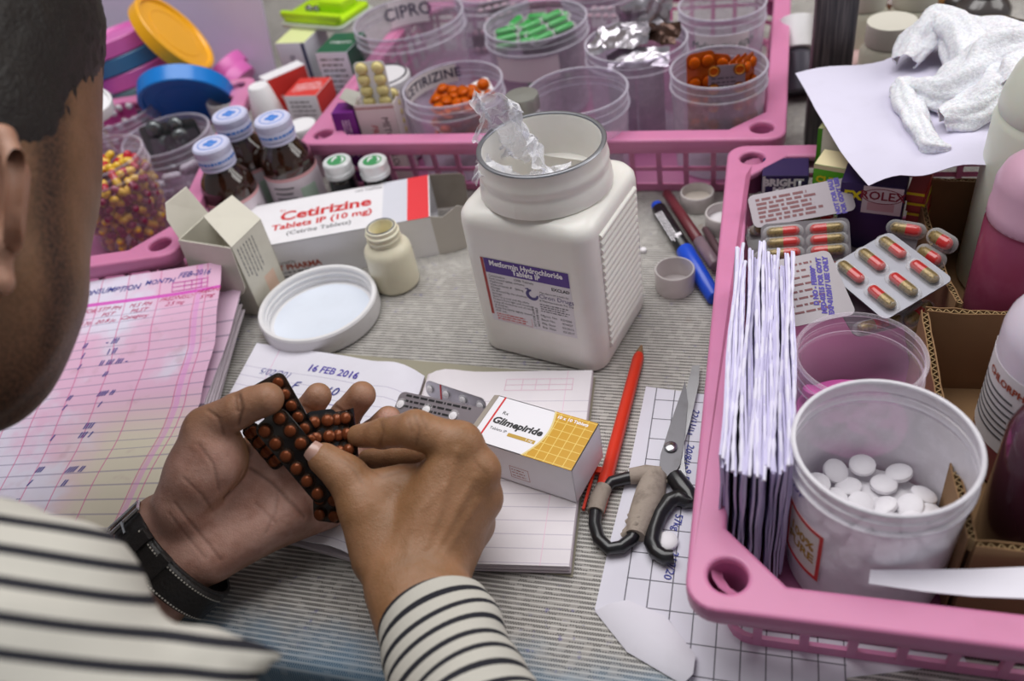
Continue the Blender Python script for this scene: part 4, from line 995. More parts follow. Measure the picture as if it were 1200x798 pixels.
def strip_in(key, label, dx, dy, z, X, Y, nx, ny, fm, tm, kind='tablet', pm=None, **kw):
    t, P, r, zr = T(key); c = Vector((P.x + dx, P.y + dy, z)); X = Vector(X); Y = Vector(Y)
    return blister('tablet_strip', label, c - X / 2 - Y / 2, X, Y, nx, ny, fm, pm or (POCKO if tm is ORT else POCK), tm, kind, **kw)
# orange tub: four strips on end, one with its grey foil back to the front
og = 'orange strips on end in the front tub'
strip_in('orange', 'orange strip with a slanted top, leftmost in its tub', -1.6, -.6, 6.5, (2.3, .9, 0), (-.5, .2, 9.0), 2, 5, ORF, ORT, r=.5, dome=.35, group=og, mx=.65, my=.8)
strip_in('orange', 'orange strip standing second from the left in its tub', -.3, .8, 6.1, (2.4, -.6, 0), (-.2, .1, 8.4), 2, 5, ORF, ORT, r=.5, dome=.35, group=og, mx=.65, my=.8)
for i in range(3):
    strip_in('orange', ['orange strip seen edge-on at the right side of its tub, nearest the wall', 'middle one of three orange strips seen edge-on at the right of the tub', 'innermost of three orange strips seen edge-on at the right of the tub'][i], 2.6 - .55 * i, .6 - .2 * i, 6.0, (.9, 2.0, 0), (-.4, .2, 8.2), 2, 5, ORF, ORT, r=.45, dome=.4, group=og, mx=.6, my=.8)
o = strip_in('orange', 'strip with its grey printed back to the front of the orange tub', .9, -1.5, 6.6, (3.0, .35, 0), (.35, -.3, 7.6), 2, 5, FOILP, ORT, r=.4, dome=.06, group=og, back=strip_back(1, 61, m2=GREY))
# cetirizine tub: a jumble of strips
rnd = random.Random(11)
cl = ['topmost by the paper label', 'brown side up near the right rim', 'white corner catching light', 'lower left, lying flat', 'bent under the white corner', 'deepest, seen through the wall', 'standing at the right inside the wall', 'grey foil back up in the middle']
for i in range(8):
    a = rnd.uniform(0, 6.28); q = Vector((math.cos(a), math.sin(a), rnd.uniform(-.35, .35))).normalized(); n_ = Vector((rnd.uniform(-.5, .5), rnd.uniform(-.9, -.1), 1)); Yv = n_.cross(q).normalized()
    z = [7.2, 7.0, 6.6, 5.4, 5.9, 3.4, 4.2, 6.3][i]
    strip_in('ceti', 'orange strip in the cetirizine tub, ' + cl[i], rnd.uniform(-1.2, 1.2) + (1.2 if i in (1, 6) else 0), rnd.uniform(-1.2, .8), z, q * 5.0, Yv * 2.6, 4, 2, [ORF, ORF, WSTRIP, LILF, ORF, ORF, ORF, LILF][i], ORT, r=.5, dome=.4, mx=.7, my=.65, group='strips in the cetirizine tub')
# green capsules
for i, (dx, dy, z, ang) in enumerate([(-1.6, -1.2, 8.3, 12), (1.3, -.3, 8.7, 40), (.4, 2.2, 8.0, -10), (-2.3, 1.6, 7.6, 70)]):
    c_, s_ = math.cos(math.radians(ang)), math.sin(math.radians(ang))
    strip_in('green', ['strip of green capsules nearest the rim of its tub', 'tilted strip of green capsules on top of the others', 'strip of green capsules at the far side of its tub', 'strip of green capsules at the left side of its tub'][i], dx, dy, z, Vector((c_, s_, .08)) * 5.0, Vector((-s_, c_, .25)) * 3.6, 2, 3, mat('smoky_foil', '#8d8a92', .3, .6), (GRN, GRN), 'capsule', along='x', r=.48, ln=1.9, mx=1.3, my=.65, group='strips of green capsules')
for i in range(4): strip_in('green', ['grey strip against the front wall of the green capsule tub', 'dark strip at the left in the green capsule tub', 'grey strip at the right in the green capsule tub', 'dark strip at the back in the green capsule tub'][i], *[(-.4, -3.6, 4.2), (-3.4, -1.2, 4.0), (3.2, -2.0, 4.2), (.5, 2.5, 4.0)][i], [(6, .3, 0), (2.0, -4, 0), (3.2, 3.6, 0), (6, 0, 0)][i], (0, .2, 6.6), 1, 1, [LILF, mat('dark_foil', '#55525c', .35, .5), FOILP, MATS['dark_foil']][i], (GRN, GRN), 'capsule', r=.3, ln=.8, group='strips standing in the green capsule tub', dome=.1)
# silver sachets
def crumple(key, label, dx, dy, z, X, Y, m, seed, amp=.55, nx=22, ny=16, nm='foil_sachet', group='crumpled silver sachets'):
    t, P, r, zr = T(key); c = Vector((P.x + dx, P.y + dy, z)); X = Vector(X); Y = Vector(Y)
    o = film(nm, lambda u, v: c + X * (u - .5) + Y * (v - .5), nx, ny, m, label, 'sachet', seed, amp, .55); o['group'] = group; return o
crumple('silver', 'crumpled silver sachet flopping over the left rim of its tub', -1.6, -.6, 10.3, (5.4, .8, .8), (-.3, 3.4, .9), SILV, 5, .7)
crumple('silver', 'dark brown foil sachet on top at the right of the silver sachet tub', 1.9, .4, 10.2, (4.0, -.6, -.3), (.2, 3.4, .6), DKF, 8, .6)
crumple('silver', 'silver sachet standing behind the others in its tub', .6, 2.4, 10.6, (5.0, 0, .4), (0, .6, 3.2), SILV, 13, .6)
crumple('silver', 'folded silver sachet along the front rim of its tub', .4, -2.3, 9.0, (5.6, .2, .3), (0, 1.4, 1.4), SILV, 21, .4)
for i, (dx, yy) in enumerate(((-1.1, -3.2), (1.5, -2.9))):
    t, P, r, zr = T('silver')
    o = thing('sachet_bundle', ['lilac printed sachet bundle standing at the front of the silver sachet tub', 'lilac sachet bundle right of the printed one in the silver sachet tub'][i], 'sachet', spin((P.x + dx, P.y + yy + .4, .8), 6), 'lilac sachet bundles')
    for q in range(3):
        g = G(); g.rbox(2.5, .22, .1, 7.6 - .3 * q, .1, .05); part('sachet', g, LILF, o, M=spin((0, .3 * q, 0), 2 * q))
    if i == 0: text('IRON FOLIC', .55, mat('stamp_violet', '#4b3a9a', .5), o, (-.5, -.12, 5.2), (0, 0, 1), (-1, 0, 0))
for i, (k, dx, dy, z) in enumerate([('empty', -.6, .8, 1.4), ('empty', 1.6, 1.0, 2.4), ('cipro', -1, 0, 1.5), ('cipro', 2.5, -1.5, 2.5), ('dark', 0, 0, 7.6), ('dark', .8, -1.2, 7.0), ('dark', -.6, -2.4, 4.5), ('six', 0, 0, 5.0), ('six', 0, -2, 3.5), ('back', 0, 0, 6)]):
    strip_in(k, ['pink strip on the bottom of the nearly empty tub', 'lilac strip propped up in the nearly empty tub', 'pale strip on the bottom of the CIPRO tub', 'pale strip leaning at the right in the CIPRO tub', 'dark brown strip on top in the brown strip tub', 'second dark strip in the brown strip tub', 'brown strip upright in the brown strip tub', 'grey strip inside the tub labelled 600', 'lilac strip at the front in the tub labelled 600', 'grey strip in the tub cut off by the frame top'][i], dx, dy, z, (3.6, .6 * (-1) ** i, .5 * (i % 3)), (-.5, 2.4 if i not in (1, 3, 6, 8) else .8, .3 if i not in (1, 3, 6, 8) else 2.6), 4, 2, [LILF, LILF, WSTRIP, WSTRIP, DKF, DKF, DKF, FOILP, LILF, FOILP][i], mat('rose_tablet', '#b98a96', .5), r=.34, dome=.25, group='single strips in tubs')
# carton of yellow tablets at the left of the back basket
a_, b_ = at(414, 124, 8.6), at(460, 121, 8.6); cx = (b_ - a_); cx.z = 0; cw = cx.length; cx.normalize(); cy = Vector((-cx.y, cx.x, 0)); cd = 2.6; chh = 8.1
tc_ = thing('tablet_carton', 'pale pink open carton holding a strip of yellow tablets in the back basket', 'box', frame(Vector((a_.x, a_.y, .5)), cx, cy))
g = G(); t_ = .05; g.box(0, cw, 0, t_, 0, chh); g.box(0, cw, cd - t_, cd, 0, chh); g.box(0, t_, 0, cd, 0, chh); g.box(cw - t_, cw, 0, cd, 0, chh); g.box(0, cw, 0, cd, 0, t_); part('box_body', g, mat('pale_pink_carton', '#e0d6d4', .5), tc_)
quad(tc_, (0, 0, chh - .45), X, Z, cw, .18, mat('dull_red_print', '#b5807c', .6))
text('METOPROLOL', .95, BLACK, tc_, (cw * .7, 0, 4.0), -Z, X, sx=.9); text('PRECISE', .9, RED, tc_, (cw * .38, 0, 4.6), -Z, X, sx=.9, shear=.2)
flap([(-.02, 0, chh), (-.02, cd, chh), (-1.3, cd - .3, chh + .7), (-1.3, .3, chh + .7)], (0, 0, .05), 'flap', None, tc_, mat('grey_inside', '#a9a79f', .7))
cent = Vector((a_.x, a_.y, 0)) + cx * (cw / 2) + cy * 1.1
s0 = cent + Vector((0, 0, 5.5)) - cx * 1.55; blister('tablet_strip', 'white strip with two rows of yellow tablets standing up out of the open carton', s0, cx * 3.1, Vector((.15, .5, 6.6)), 2, 6, WSTRIP, YEL, YEL, r=.48, dome=.38, mx=.75, my=.65, group='strips of yellow tablets')
s0 = cent + Vector((0, 0, 4.6)) + cx * .2 + cy * .6; blister('tablet_strip', 'second strip of yellow tablets, low at the right in the open carton', s0, cx * 1.8, Vector((0, .1, 4.6)), 2, 5, WSTRIP, YEL, YEL, r=.42, dome=.36, group='strips of yellow tablets')
p_ = Vector((a_.x, a_.y, .5)) - cx * 2.35 - cy * .3
pc = thing('tablet_carton', 'narrow purple carton pressed against the left rim of the back basket', 'box', frame(p_, cx, cy)); g = G(); g.rbox(2.2, 2.2, 0, 7.6, .06, .04, 2, 1.1, 1.1); part('box_body', g, mat('purple_carton', '#6a1a78', .4), pc); greek(pc, (1.5, 0, 6.8), -Z, X, 4, 3, .3, .1, MATS['label_white'], 70)
c = at(449, 88, 9.0); jr = thing('screw_jar', 'white translucent jar with a dark ring round its lid, behind the carton of yellow tablets', 'jar', Vector((c.x, c.y, .5)))
g = G(); g.lathe([(0, 0), (2.4, 0), (2.6, .2), (2.6, 6.6), (2.3, 7.0)], 36); part('body', g, MILK, jr); g = G(); g.lathe([(2.55, 7.0), (2.6, 7.05), (2.6, 8.3), (2.45, 8.5), (0, 8.5)], 36); part('lid', g, mat('pale_lid', '#d9d6da', .35), jr); g = G(); g.torus(2.3, .1, 8.52, 36, 6); part('lid_ring', g, MATS['dark_foil'], jr)
c = at(610, 113, 11.2); sb = thing('metal_cap_bottle', 'bottle with a dull metal cap peeking over the back of the big white jar', 'bottle', Vector((c.x, c.y + .3, 0)))
g = G(); g.lathe([(0, 0), (1.5, 0), (1.6, .2), (1.6, 8.6), (1.3, 9.6), (1.15, 9.9), (1.15, 10.2)], 30); part('body', g, MILK, sb); g = G(); g.lathe([(1.42, 10.0), (1.45, 10.1), (1.45, 11.0), (1.38, 11.2), (0, 11.25)], 32); part('cap', g, mat('dull_metal_cap', '#a9aaa4', .45, .8), sb)

# ------------------------------------------------------------------ amber syrup bottles and vials between the baskets
AMB = mat('amber_glass', '#2b150c', .08, coat=1.0, dirt=.2, dirtcol='#150a06'); LAV = mat('lavender_cap', '#c9cbe6', .35); EMB = mat('emblem_blue', '#3f7fd0', .4)
SYR = mat('syrup_label', '#d8cdd6', .5); PKL = mat('label_pink_edge', '#d9a3a8', .5); GRL = mat('label_green', '#b4c8b8', .5)
def syrup(label, px, z):
    c = at(*px, z); t = thing('syrup_bottle', label, 'bottle', Vector((c.x, c.y, 0)), 'amber syrup bottles'); k_ = z
    g = G(); g.lathe([(0, 0), (2.3, 0), (2.5, .2), (2.5, k_ - 4.6), (2.42, k_ - 3.9), (2.1, k_ - 3.2), (1.55, k_ - 2.5), (1.3, k_ - 2.2), (1.3, k_ - 1.7)], 44); part('glass', g, AMB, t, 60)
    g = G(); g.lathe([(1.5, k_ - 2.15), (1.62, k_ - 2.1), (1.62, k_ - 1.85), (1.5, k_ - 1.8)], 40); part('tamper_ring', g, LAV, t)
    g = G(); g.lathe([(1.5, k_ - 1.75), (1.64, k_ - 1.7), (1.68, k_ - .9), (1.64, k_ - .82), (1.68, k_ - .75), (1.68, k_ - .18), (1.55, k_), (0, k_)], 44); cp_ = part('cap', g, LAV, t, 30)
    g = G(); g.torus(1.1, .04, k_ + .005, 40, 4)
    for q in range(4):
        a = math.pi / 2 * q + .5; x0, y0 = .36 * math.cos(a), .36 * math.sin(a); g.lathe([(.3, k_ - .02), (.3, k_ + .02), (0, k_ + .025)], 12, x0, y0)
    part('emblem', g, EMB, cp_, 0, 'blue four-lobed emblem')
    a = facing(c); greek_ring(cp_, 1.69, k_ - 1.25, a, EMB)
    arc(t, 2.51, .8, k_ - 5.0, a - 1.5, a + 1.7, SYR); arc(t, 2.52, k_ - 5.25, k_ - 4.95, a - 1.5, a + 1.7, PKL, 'label_edge'); arc(t, 2.53, .9, k_ - 6.2, a + .1, a + .75, GRL, 'label_panel')
    for q in range(4): arc(t, 2.53, k_ - 6.0 - .55 * q, k_ - 5.85 - .55 * q, a - .9, a - .1 - .1 * (q % 2), GREY, 'fine_print')
    return t
def greek_ring(t, r, z, a, m):
    g = G(); rnd = random.Random(int(z * 97)); q = a - 1.2
    while q < a + 1.2:
        w_ = rnd.uniform(.08, .25); n0 = len(g.v); g.add([((r + .01) * math.cos(x), (r + .01) * math.sin(x), zz) for x, zz in ((q, z - .12), (q + w_, z - .12), (q + w_, z + .12), (q, z + .12))], [(0, 1, 2, 3)]); q += w_ + .06
    part('cap_print', g, m, t, 0)
syrup('brown syrup bottle with a lavender cap, nearest the opened white carton', (246, 168), 10.2)
syrup('brown syrup bottle with a lavender cap, at the back between the two others', (268, 133), 10.4)
syrup('brown syrup bottle with a lavender cap and pink-edged label, nearest the small vials', (318, 138), 10.4)
def vial(label, px, z):
    c = at(*px, z); t = thing('vial', label, 'bottle', Vector((c.x, c.y, 0)), 'small dark vials')
    g = G(); g.lathe([(0, 0), (1.2, 0), (1.32, .15), (1.32, z - 2.0), (1.1, z - 1.5), (.95, z - 1.3)], 32); part('glass', g, mat('dark_glass', '#15161a', .08, coat=1), t)
    g = G(); g.lathe([(1.3, z - 1.45), (1.38, z - 1.4), (1.38, z - .95), (1.3, z - .9), (1.34, z - .85), (1.34, z - .12), (1.25, z), (0, z)], 36); part('cap', g, mat('silver_white_cap', '#dcdfe0', .3, .2), t, 30)
    g = G(); g.lathe([(.88, z - .02), (.88, z + .015), (0, z + .02)], 30); e_ = part('emblem', g, mat('emblem_green', '#3d8f58', .4), t)
    g = G()
    for q in (0, 1):
        pts = [(.55 * math.sin(a) * (1 if q else -.6) + (.1 if q else -.05), .6 * math.cos(a * .9) - .1, z + .035) for a in np.linspace(.2, 2.2, 8)]; g.tube(pts, [.03, .09, .1, .1, .09, .07, .05, .02], 6)
    part('leaf_mark', g, MATS['label_white'], e_); return t
vial('small dark vial with a silver cap and green emblem, nearest the syrup bottles', (394, 188), 5.8)
vial('small dark vial with a silver cap and green emblem, nearest the torn carton end', (436, 188), 5.8)

# ------------------------------------------------------------------ left basket: tubs, capsules, lids
P = at(115, 184, 9.0); tubA = tub('milky tub full of red and yellow capsules in the left basket', P, 9.0, 4.15, CLA, .5, .88)
rnd = random.Random(5); g = G(); g.capsule((-.42, 0, 0), (.42, 0, 0), .37, 10, 0, 1); capA = mesh('capsule', g, [CAPY, CAPM], 50); g = G(); g.capsule((-.42, 0, 0), (.42, 0, 0), .37, 10, 0, 1); capB = mesh('capsule', g, [CAPY, mat('capsule_crimson', '#b8142c', .25, coat=.4)], 50)
def loose(P, me, label, grp):
    M = Matrix.Rotation(rnd.uniform(0, 6.28), 4, 'Z') @ Matrix.Rotation(rnd.uniform(-.9, .9), 4, 'Y'); M.translation = P; return tag(part('capsule', me, None, None, M=M), label, 'capsule', grp)
k = 0
for lay in range(9):
    z = 1.05 + .72 * lay; R_ = (.88 + .1 * (lay / 9)) * 4.15 - .66
    n = 17
    for i in range(n):
        a = 2 * math.pi * (i + .5 * (lay % 2) + rnd.uniform(-.2, .2)) / n
        loose(Vector((P.x + R_ * math.cos(a), P.y + R_ * math.sin(a), z + rnd.uniform(-.12, .12))), capA, 'red and yellow capsule pressed against the wall of the left tub', 'capsules along the wall of the left tub')
for i in range(34):
    a = rnd.uniform(0, 6.28); q = 2.9 * math.sqrt(rnd.random()); loose(Vector((P.x + q * math.cos(a), P.y + q * math.sin(a), 7.2 + .5 * rnd.random() + .25 * (3 - q) / 3)), capB, 'red and yellow capsule on top of the heap in the left tub', 'capsules on top of the left tub')
P = at(194, 158, 6.4); tub('milky tub of grey strips and white pills beside the capsule tub', P, 6.4, 4.5, CL1, .5, .88); PG = P
SMK = mat('smoke_foil', '#767a7c', .25, .75)
for i, (dx, dy, z, X_, Y_) in enumerate([(-1.7, .6, 4.6, (1.7, .6, 0), (-.3, .6, 5.0)), (.5, 1.6, 4.9, (2.6, .2, .2), (-.2, .6, 4.2)), (1.8, .2, 4.4, (1.5, 1.2, 0), (.3, .3, 4.4)), (-.2, -.6, 4.2, (2.4, -.4, 0), (0, .8, 3.6))]):
    c = Vector((P.x + dx, P.y + dy, z)); blister('tablet_strip', ['grey strip leaning at the left in the milky tub', 'grey strip at the back of the milky tub', 'grey strip at the right in the milky tub', 'grey strip in the middle of the milky tub'][i], c - Vector(X_) * .9 - Vector(Y_) / 2, Vector(X_) * 1.8, Vector(Y_), 1, 2, SMK, SMK, SMK, r=.75, dome=.5, group='grey strips in the milky tub')
g = G(); g.capsule((-.6, 0, 0), (.6, 0, 0), .42, 12); wp = mesh('caplet', g, TABW, 50); af = facing(P)
for i, (da, z) in enumerate([(-.35, 3.4), (.25, 3.9), (-.15, 2.0), (.5, 2.3), (.05, 1.1), (-.55, 1.3), (.75, 1.2), (-.75, 2.6)]):
    M = Matrix.Rotation(af + da + math.pi / 2, 4, 'Z'); M.translation = Vector((P.x + 3.35 * math.cos(af + da), P.y + 3.35 * math.sin(af + da), z)); tag(part('caplet', wp, None, None, M=M), 'long white caplet seen through the wall of the milky tub', 'tablet', 'white caplets in the milky tub')
P = at(132, 128, 6.5); tub('milky tub with pink and tan strips, behind the capsule tub', P, 6.5, 4.7, CL1, .5, .88)
for i, (dx, dy, m_) in enumerate([(-1.4, 0, MATS['cotton']), (1.2, .4, mat('bright_pink_foil', '#c84f98', .35, .3)), (.2, -1.2, MATS['bright_pink_foil']), (-2.6, .5, WSTRIP)]):
    c = Vector((P.x + dx, P.y + dy, 3.9)); blister('tablet_strip', ['tan strip in the tub behind the capsule tub', 'pink strip in the tub behind the capsule tub', 'pink strip lying in front of the tan one', 'white strip at the left of the tan one'][i], c - Vector((1, .3, 2.6)), Vector((1.9, .7, 0)), Vector((.2, .3, 5.6)), 2, 4, m_, POCK, TABW, r=.35, dome=.25, group='strips in the tub behind the capsules')
def lid_disc(label, C, n, r, h, m, group='coloured jar lids', nm='jar_lid', recess=True):
    n = Vector(n).normalized(); x = n.orthogonal(); M = frame(C, x, n.cross(x)); t = thing(nm, label, 'lid', M, group)
    g = G(); g.lathe([(0, -h), (r * .97, -h), (r, -h + .1), (r, -.12), (r * .98, 0), (r * .9, 0), (r * .88, -.12), (r * .86, -.28), (0, -.28)], 48); part('shell', g, m, t, 30)
    g = G(); g.torus(r * .62, .06, -.26, 48, 6, flat=.6); part('moulded_ring', g, m, t, 0); return t
LP = mat('lid_pink', '#d768b4', .35); LBS = mat('lid_steel_blue', '#3f76a0', .4); LTE = mat('lid_teal', '#7ea6a8', .4); LNV = mat('lid_navy', '#2c5a86', .4); LYE = mat('lid_yellow', '#eda90f', .3); LBL = mat('lid_blue', '#0f7ad0', .28)
n0 = camdir(-.22, .60, .43); C0 = ray(128, 40, 98)
for i, (m_, nm) in enumerate([(LP, 'pink jar lid at the top of the leaning pile'), (LBS, 'steel blue jar lid under the top pink one'), (LP, 'pink jar lid in the middle of the leaning pile'), (LTE, 'pale teal jar lid under the middle pink one'), (LNV, 'dark blue jar lid near the bottom of the leaning pile')]):
    lid_disc(nm, C0 - n0 * (1.85 * i) + camdir(.8, .5, 0) * (.25 * i), n0, 5.2, 1.75, m_)
lid_disc('yellow jar lid propped on the pile against the white board', ray(207, 37, 95), camdir(.77, .56, .36), 5.0, 1.5, LYE)
lid_disc('bright blue jar lid tilted on its edge in front of the pile', ray(219, 122, 93), camdir(.14, -1.03, .244), 5.0, 1.9, LBL)
lid_disc('pink jar lid seen edge-on by the white board, upper one', ray(258, 80, 104), camdir(-.55, .55, .2), 3.2, 1.5, LP); lid_disc('pink jar lid seen edge-on by the white board, lower one', ray(268, 93, 103), camdir(-.6, .5, .15), 3.0, 1.5, LP)
lid_disc('deep blue jar lid half hidden by the man’s face', ray(102, 96, 96), camdir(.6, .3, .5), 4.0, 1.4, mat('lid_deep_blue', '#1b3f9c', .35))
lid_disc('white jar lid lying between the man’s face and the strips', ray(98, 118, 84), camdir(.1, .6, .7), 2.6, 1.2, WHITE)
c = at(261, 116, 6.0); cup('frosted measuring cup upside down behind the syrup bottles', Vector((c.x, c.y, 0)), 1.9, 6.0, FROST, 'measuring_cup')
c = at(302, 100, 7.5); wbt = thing('nozzle_bottle', 'white bottle with a tapered white cap beside the red cartons', 'bottle', Vector((c.x, c.y, 0))); g = G(); g.lathe([(0, 0), (1.9, 0), (1.9, 3.2), (1.5, 3.6)], 30); part('body', g, mat('pinkish_plastic', '#d9c3cf', .4), wbt); g = G(); g.lathe([(1.75, 3.4), (1.75, 4.2), (1.15, 7.3), (1.0, 7.5), (0, 7.5)], 30); part('cap', g, WHITE, wbt)
c = at(352, 146, 5.6); wbt = thing('round_jar', 'small round jar with a flat white lid at the left rim of the back basket', 'jar', Vector((c.x, c.y, 0))); g = G(); g.lathe([(0, 0), (1.4, 0), (1.4, 4.3)], 30); part('body', g, MATS['pinkish_plastic'], wbt); g = G(); g.lathe([(1.55, 4.1), (1.6, 4.2), (1.6, 5.4), (1.5, 5.6), (0, 5.6)], 36); part('lid', g, WHITE, wbt)
# cartons behind the syrup bottles
def carton(label, fl, fr, h, d, z, m_front, m_top, m_side, prints=None, z0=0.0, yaw=0, group='small cartons behind the syrup bottles'):
    a, b = at(*fl, z), at(*fr, z); x = b - a; x.z = 0; w_ = x.length; x.normalize(); y = Vector((-x.y, x.x, 0)); t = thing('medicine_carton', label, 'box', frame(Vector((a.x, a.y, z - h)), x, y), group)
    g = G(); g.rbox(w_, d, 0, h, .05, .04, 2, w_ / 2, d / 2); part('box_body', g, m_front, t)
    quad(t, (.03, .03, h), X, Y, w_ - .06, d - .06, m_top, 'top_panel', lift=.012); quad(t, (w_, .03, .03), Y, Z, d - .06, h - .06, m_side, 'side_panel', lift=.012); quad(t, (0, d - .03, .03), -Y, Z, d - .06, h - .06, m_side, 'side_panel', lift=.012)
    if prints: prints(t, w_, d, h)
    return t
WC = mat('white_carton_lilac', '#d6d2e0', .5); GT = mat('green_carton', '#1f5a42', .45); YT = mat('pale_lime_carton', '#d8dfa0', .5); NV = mat('navy_print', '#1e2a5a', .45)
def pr_red(t, w_, d, h): text('ANTACID\nTABLETS IP\nCHEWABLE', .62, MATS['label_white'], t, (w_ / 2, d / 2, h + .014), (1, .25, 0), (-.25, 1, 0)); greek(t, (.5, 0, h - .8), X, Z, w_ - 1, 4, .5, .16, GREY, 80)
carton('red and white carton lying beside the tapered white cap', (332, 113), (370, 112), 5.6, 4.2, 6.2, CARTON, PRINTRED, PRINTRED, pr_red)
def pr_r2(t, w_, d, h): text('TABLETS\nIP 500', .7, MATS['label_white'], t, (w_ + .02, d / 2, h * .6), Y, Z)
carton('thin red carton standing upright behind the tapered white cap', (303, 90), (311, 95), 7.0, 4.8, 7.2, CARTON, CARTON, PRINTRED, pr_r2)
def pr_w(t, w_, d, h): quad(t, (w_ - .55, 0, .05), X, Z, .45, h - .1, NV); text('IP', .9, NV, t, (w_ * .45, 0, h - 1.8), X, Z); greek(t, (.5, 0, h - 3.0), X, Z, w_ - 1.5, 4, .6, .18, GREY, 82)
carton('white carton with a pale lime top and a navy edge, under the lime tray', (322, 51), (356, 50), 8.2, 5.2, 8.4, WC, YT, WC, pr_w)
def pr_g(t, w_, d, h): text('TABLETS', .7, MATS['label_white'], t, (w_ / 2, d / 2, h + .014), X, Y); greek(t, (.4, 0, h - .9), X, Z, w_ - .8, 7, .62, .2, GREY, 84)
carton('white carton with a dark green top, right of the lime topped one', (369, 62), (406, 61), 8.2, 5.0, 8.4, WC, GT, GT, pr_g)
# lime tray with two steel screws
LIM = mat('lime_plastic', '#b5e01f', .3, sss=.05); c = at(382, 14, 9.2); lt = thing('lime_tray', 'lime green plastic tray with two steel screws on top of the small cartons', 'tray', frame(Vector((c.x, c.y, 8.45)), Vector((.96, -.28, 0)), Vector((.28, .96, 0))))
g = G(); g.rbox(9.4, 6.6, 0, .5, .8, .1, 4); part('clear_base', g, mat('pale_rubber', '#b9c0b4', .4), lt)
g = G(); g.rbox(8.8, 6.0, .5, 1.1, .8, .15, 4); g.rbox(8.8, .7, 1.0, 1.7, .3, .1, 4, 0, -2.6); part('tray_body', g, LIM, lt)
g = G(); g.rbox(3.6, 2.8, 1.0, 2.3, .3, .2, 4, 1.6, .6); part('raised_block', g, LIM, lt)
for q in (-1.6, -.5): g = G(); g.lathe([(.45, 1.0), (.45, 1.5), (.3, 1.75), (0, 1.8)], 18, q, -.9); part('screw', g, MATS['bright_steel'], lt)
# white board leaning behind the lids
bd = at(328, 103, 0); g = G(); sh = [[(bd.x - 42 + 42 * u + (3.2 * v if u == 1 else 0), bd.y + 5.5 * v, 42 * v) for u in (0, .33, .66, 1)] for v in (0, .25, .5, .75, 1)]; g.sheet(sh, .25)
single('white_board', g, mat('lavender_card', '#d9d0e8', .7), 'large white card leaning upright behind the coloured lids', 'card')

# ------------------------------------------------------------------ right basket: paper packets
ENV = mat('packet_paper', '#c9c3e2', .75, dirt=.12, dirtcol='#8d87a8', dscale=1.0)
rnd = random.Random(17); ex = -1.15
lbs = ['leftmost', 'second from the left', 'third from the left', 'fourth from the left', 'fifth from the left', 'sixth from the left', 'middle', 'sixth from the right', 'fifth from the right', 'fourth from the right', 'third from the right', 'second from the right', 'rightmost']
for i in range(13):
    t = thing('paper_packet', 'folded lilac paper packet on edge, %s of the row' % lbs[i], 'packet', None, 'row of paper packets'); x0 = ex + .275 * i
    y1 = 44.5 + rnd.uniform(-1.2, 1.4); y0 = 27.0 + rnd.uniform(-.5, .7); zt = 9.7 + rnd.uniform(-.35, .35); ln_ = rnd.uniform(-.15, .15)
    for q in range(2):
        rows = []
        for j in range(16):
            v = j / 15; y = y1 + (y0 - y1) * v; wav = .07 * math.sin(v * 9 + i * 1.7 + q) + (.16 * math.sin(i * 2.3 + q * 2) * max(0, v - .75) * 4)
            rows.append([(x0 + .12 * q + wav + ln_ * (zz - .6) * .05 + .05 * math.sin(zz * 1.3 + i + v * 4), y + .25 * math.sin(zz * .8 + i + q * 1.3) * v - (.5 * (9 - zz) * .0), zz) for zz in [.6 + (zt - .6 - .12 * q + .06 * math.sin(j * 2.9 + i * 5 + q)) * w_ / 5 for w_ in range(6)]])
        g = G(); g.sheet(rows, .11); part('folded_sheet', g, ENV, t, 60)
    g = G(); pts = [(x0 + .06 + .07 * math.sin(v * 9 + i * 1.7), y1 + (y0 - y1) * v, zt - .08 + .07 * math.sin(v * 40 + i)) for v in [j / 24 for j in range(25)]]; g.tube(pts, [.1 + .025 * math.sin(j * 3.1 + i) for j in range(25)], 6); part('torn_edge', g, mat('torn_paper', '#dedaec', .85), t, 60)
g = G(); rows = [[at(x, y, z) for x, y, z in r] for r in [[(1020, 668, 6.0), (1080, 668, 6.1), (1140, 667, 6.2), (1215, 664, 6.2)], [(1018, 684, 6.0), (1080, 693, 6.6), (1140, 699, 6.7), (1215, 702, 6.7)]]]
g.sheet(rows, .04); single('paper_strip', g, PAPER, 'strip of lilac paper lying along the front rim of the right basket', 'paper')

# ------------------------------------------------------------------ right basket: the two open tubs
P = at(1008, 415, 8.0); tub('glossy clear tub with a few pink tablets, behind the big milky tub', P, 8.0, 3.5, CL2, .5, .95, group='open tubs in the right basket')
PKT = mat('pink_tablet', '#d95fb0', .45)
g = G(); g.lathe([(3.2, .55), (3.2, 2.8), (0, 2.85)], 30, P.x, P.y); tag(part('tablet_mass', g, PKT, None, kind='stuff'), 'pink tablets packed below the top layer in the glossy tub', 'tablets')
for i, (dx, dy) in enumerate([(-1.9, .1), (-.9, -.9), (-.4, .7), (-1.6, -1.3), (.6, -.4), (.2, -1.7), (1.5, .6), (-2.2, 1.2), (.6, 1.6), (1.6, -1.2)]):
    pill(Vector((P.x + dx, P.y + dy, 2.9 + .35 * (i % 2))), .62, .45, PKT, 'round pink tablet on the bottom of the glossy clear tub', 'pink tablets in the glossy tub', (.3 * (-1) ** i, .2))
P = at(1038, 520, 10.0); WT = tub('big milky tub with a heap of white tablets at the front of the right basket', P, 10.0, 4.25, MILK, .5, .93, group='open tubs in the right basket')
a = facing(P)
arc(WT, 4.12, 2.2, 6.0, a - 1.15, a - .45, mat('tub_label_white', '#e6dfd8', .5), 'label', 'white label with a red border'); 
for z0, z1 in ((2.2, 2.45), (5.75, 6.0)): arc(WT, 4.14, z0, z1, a - 1.15, a - .45, PRINTRED, 'label_border')
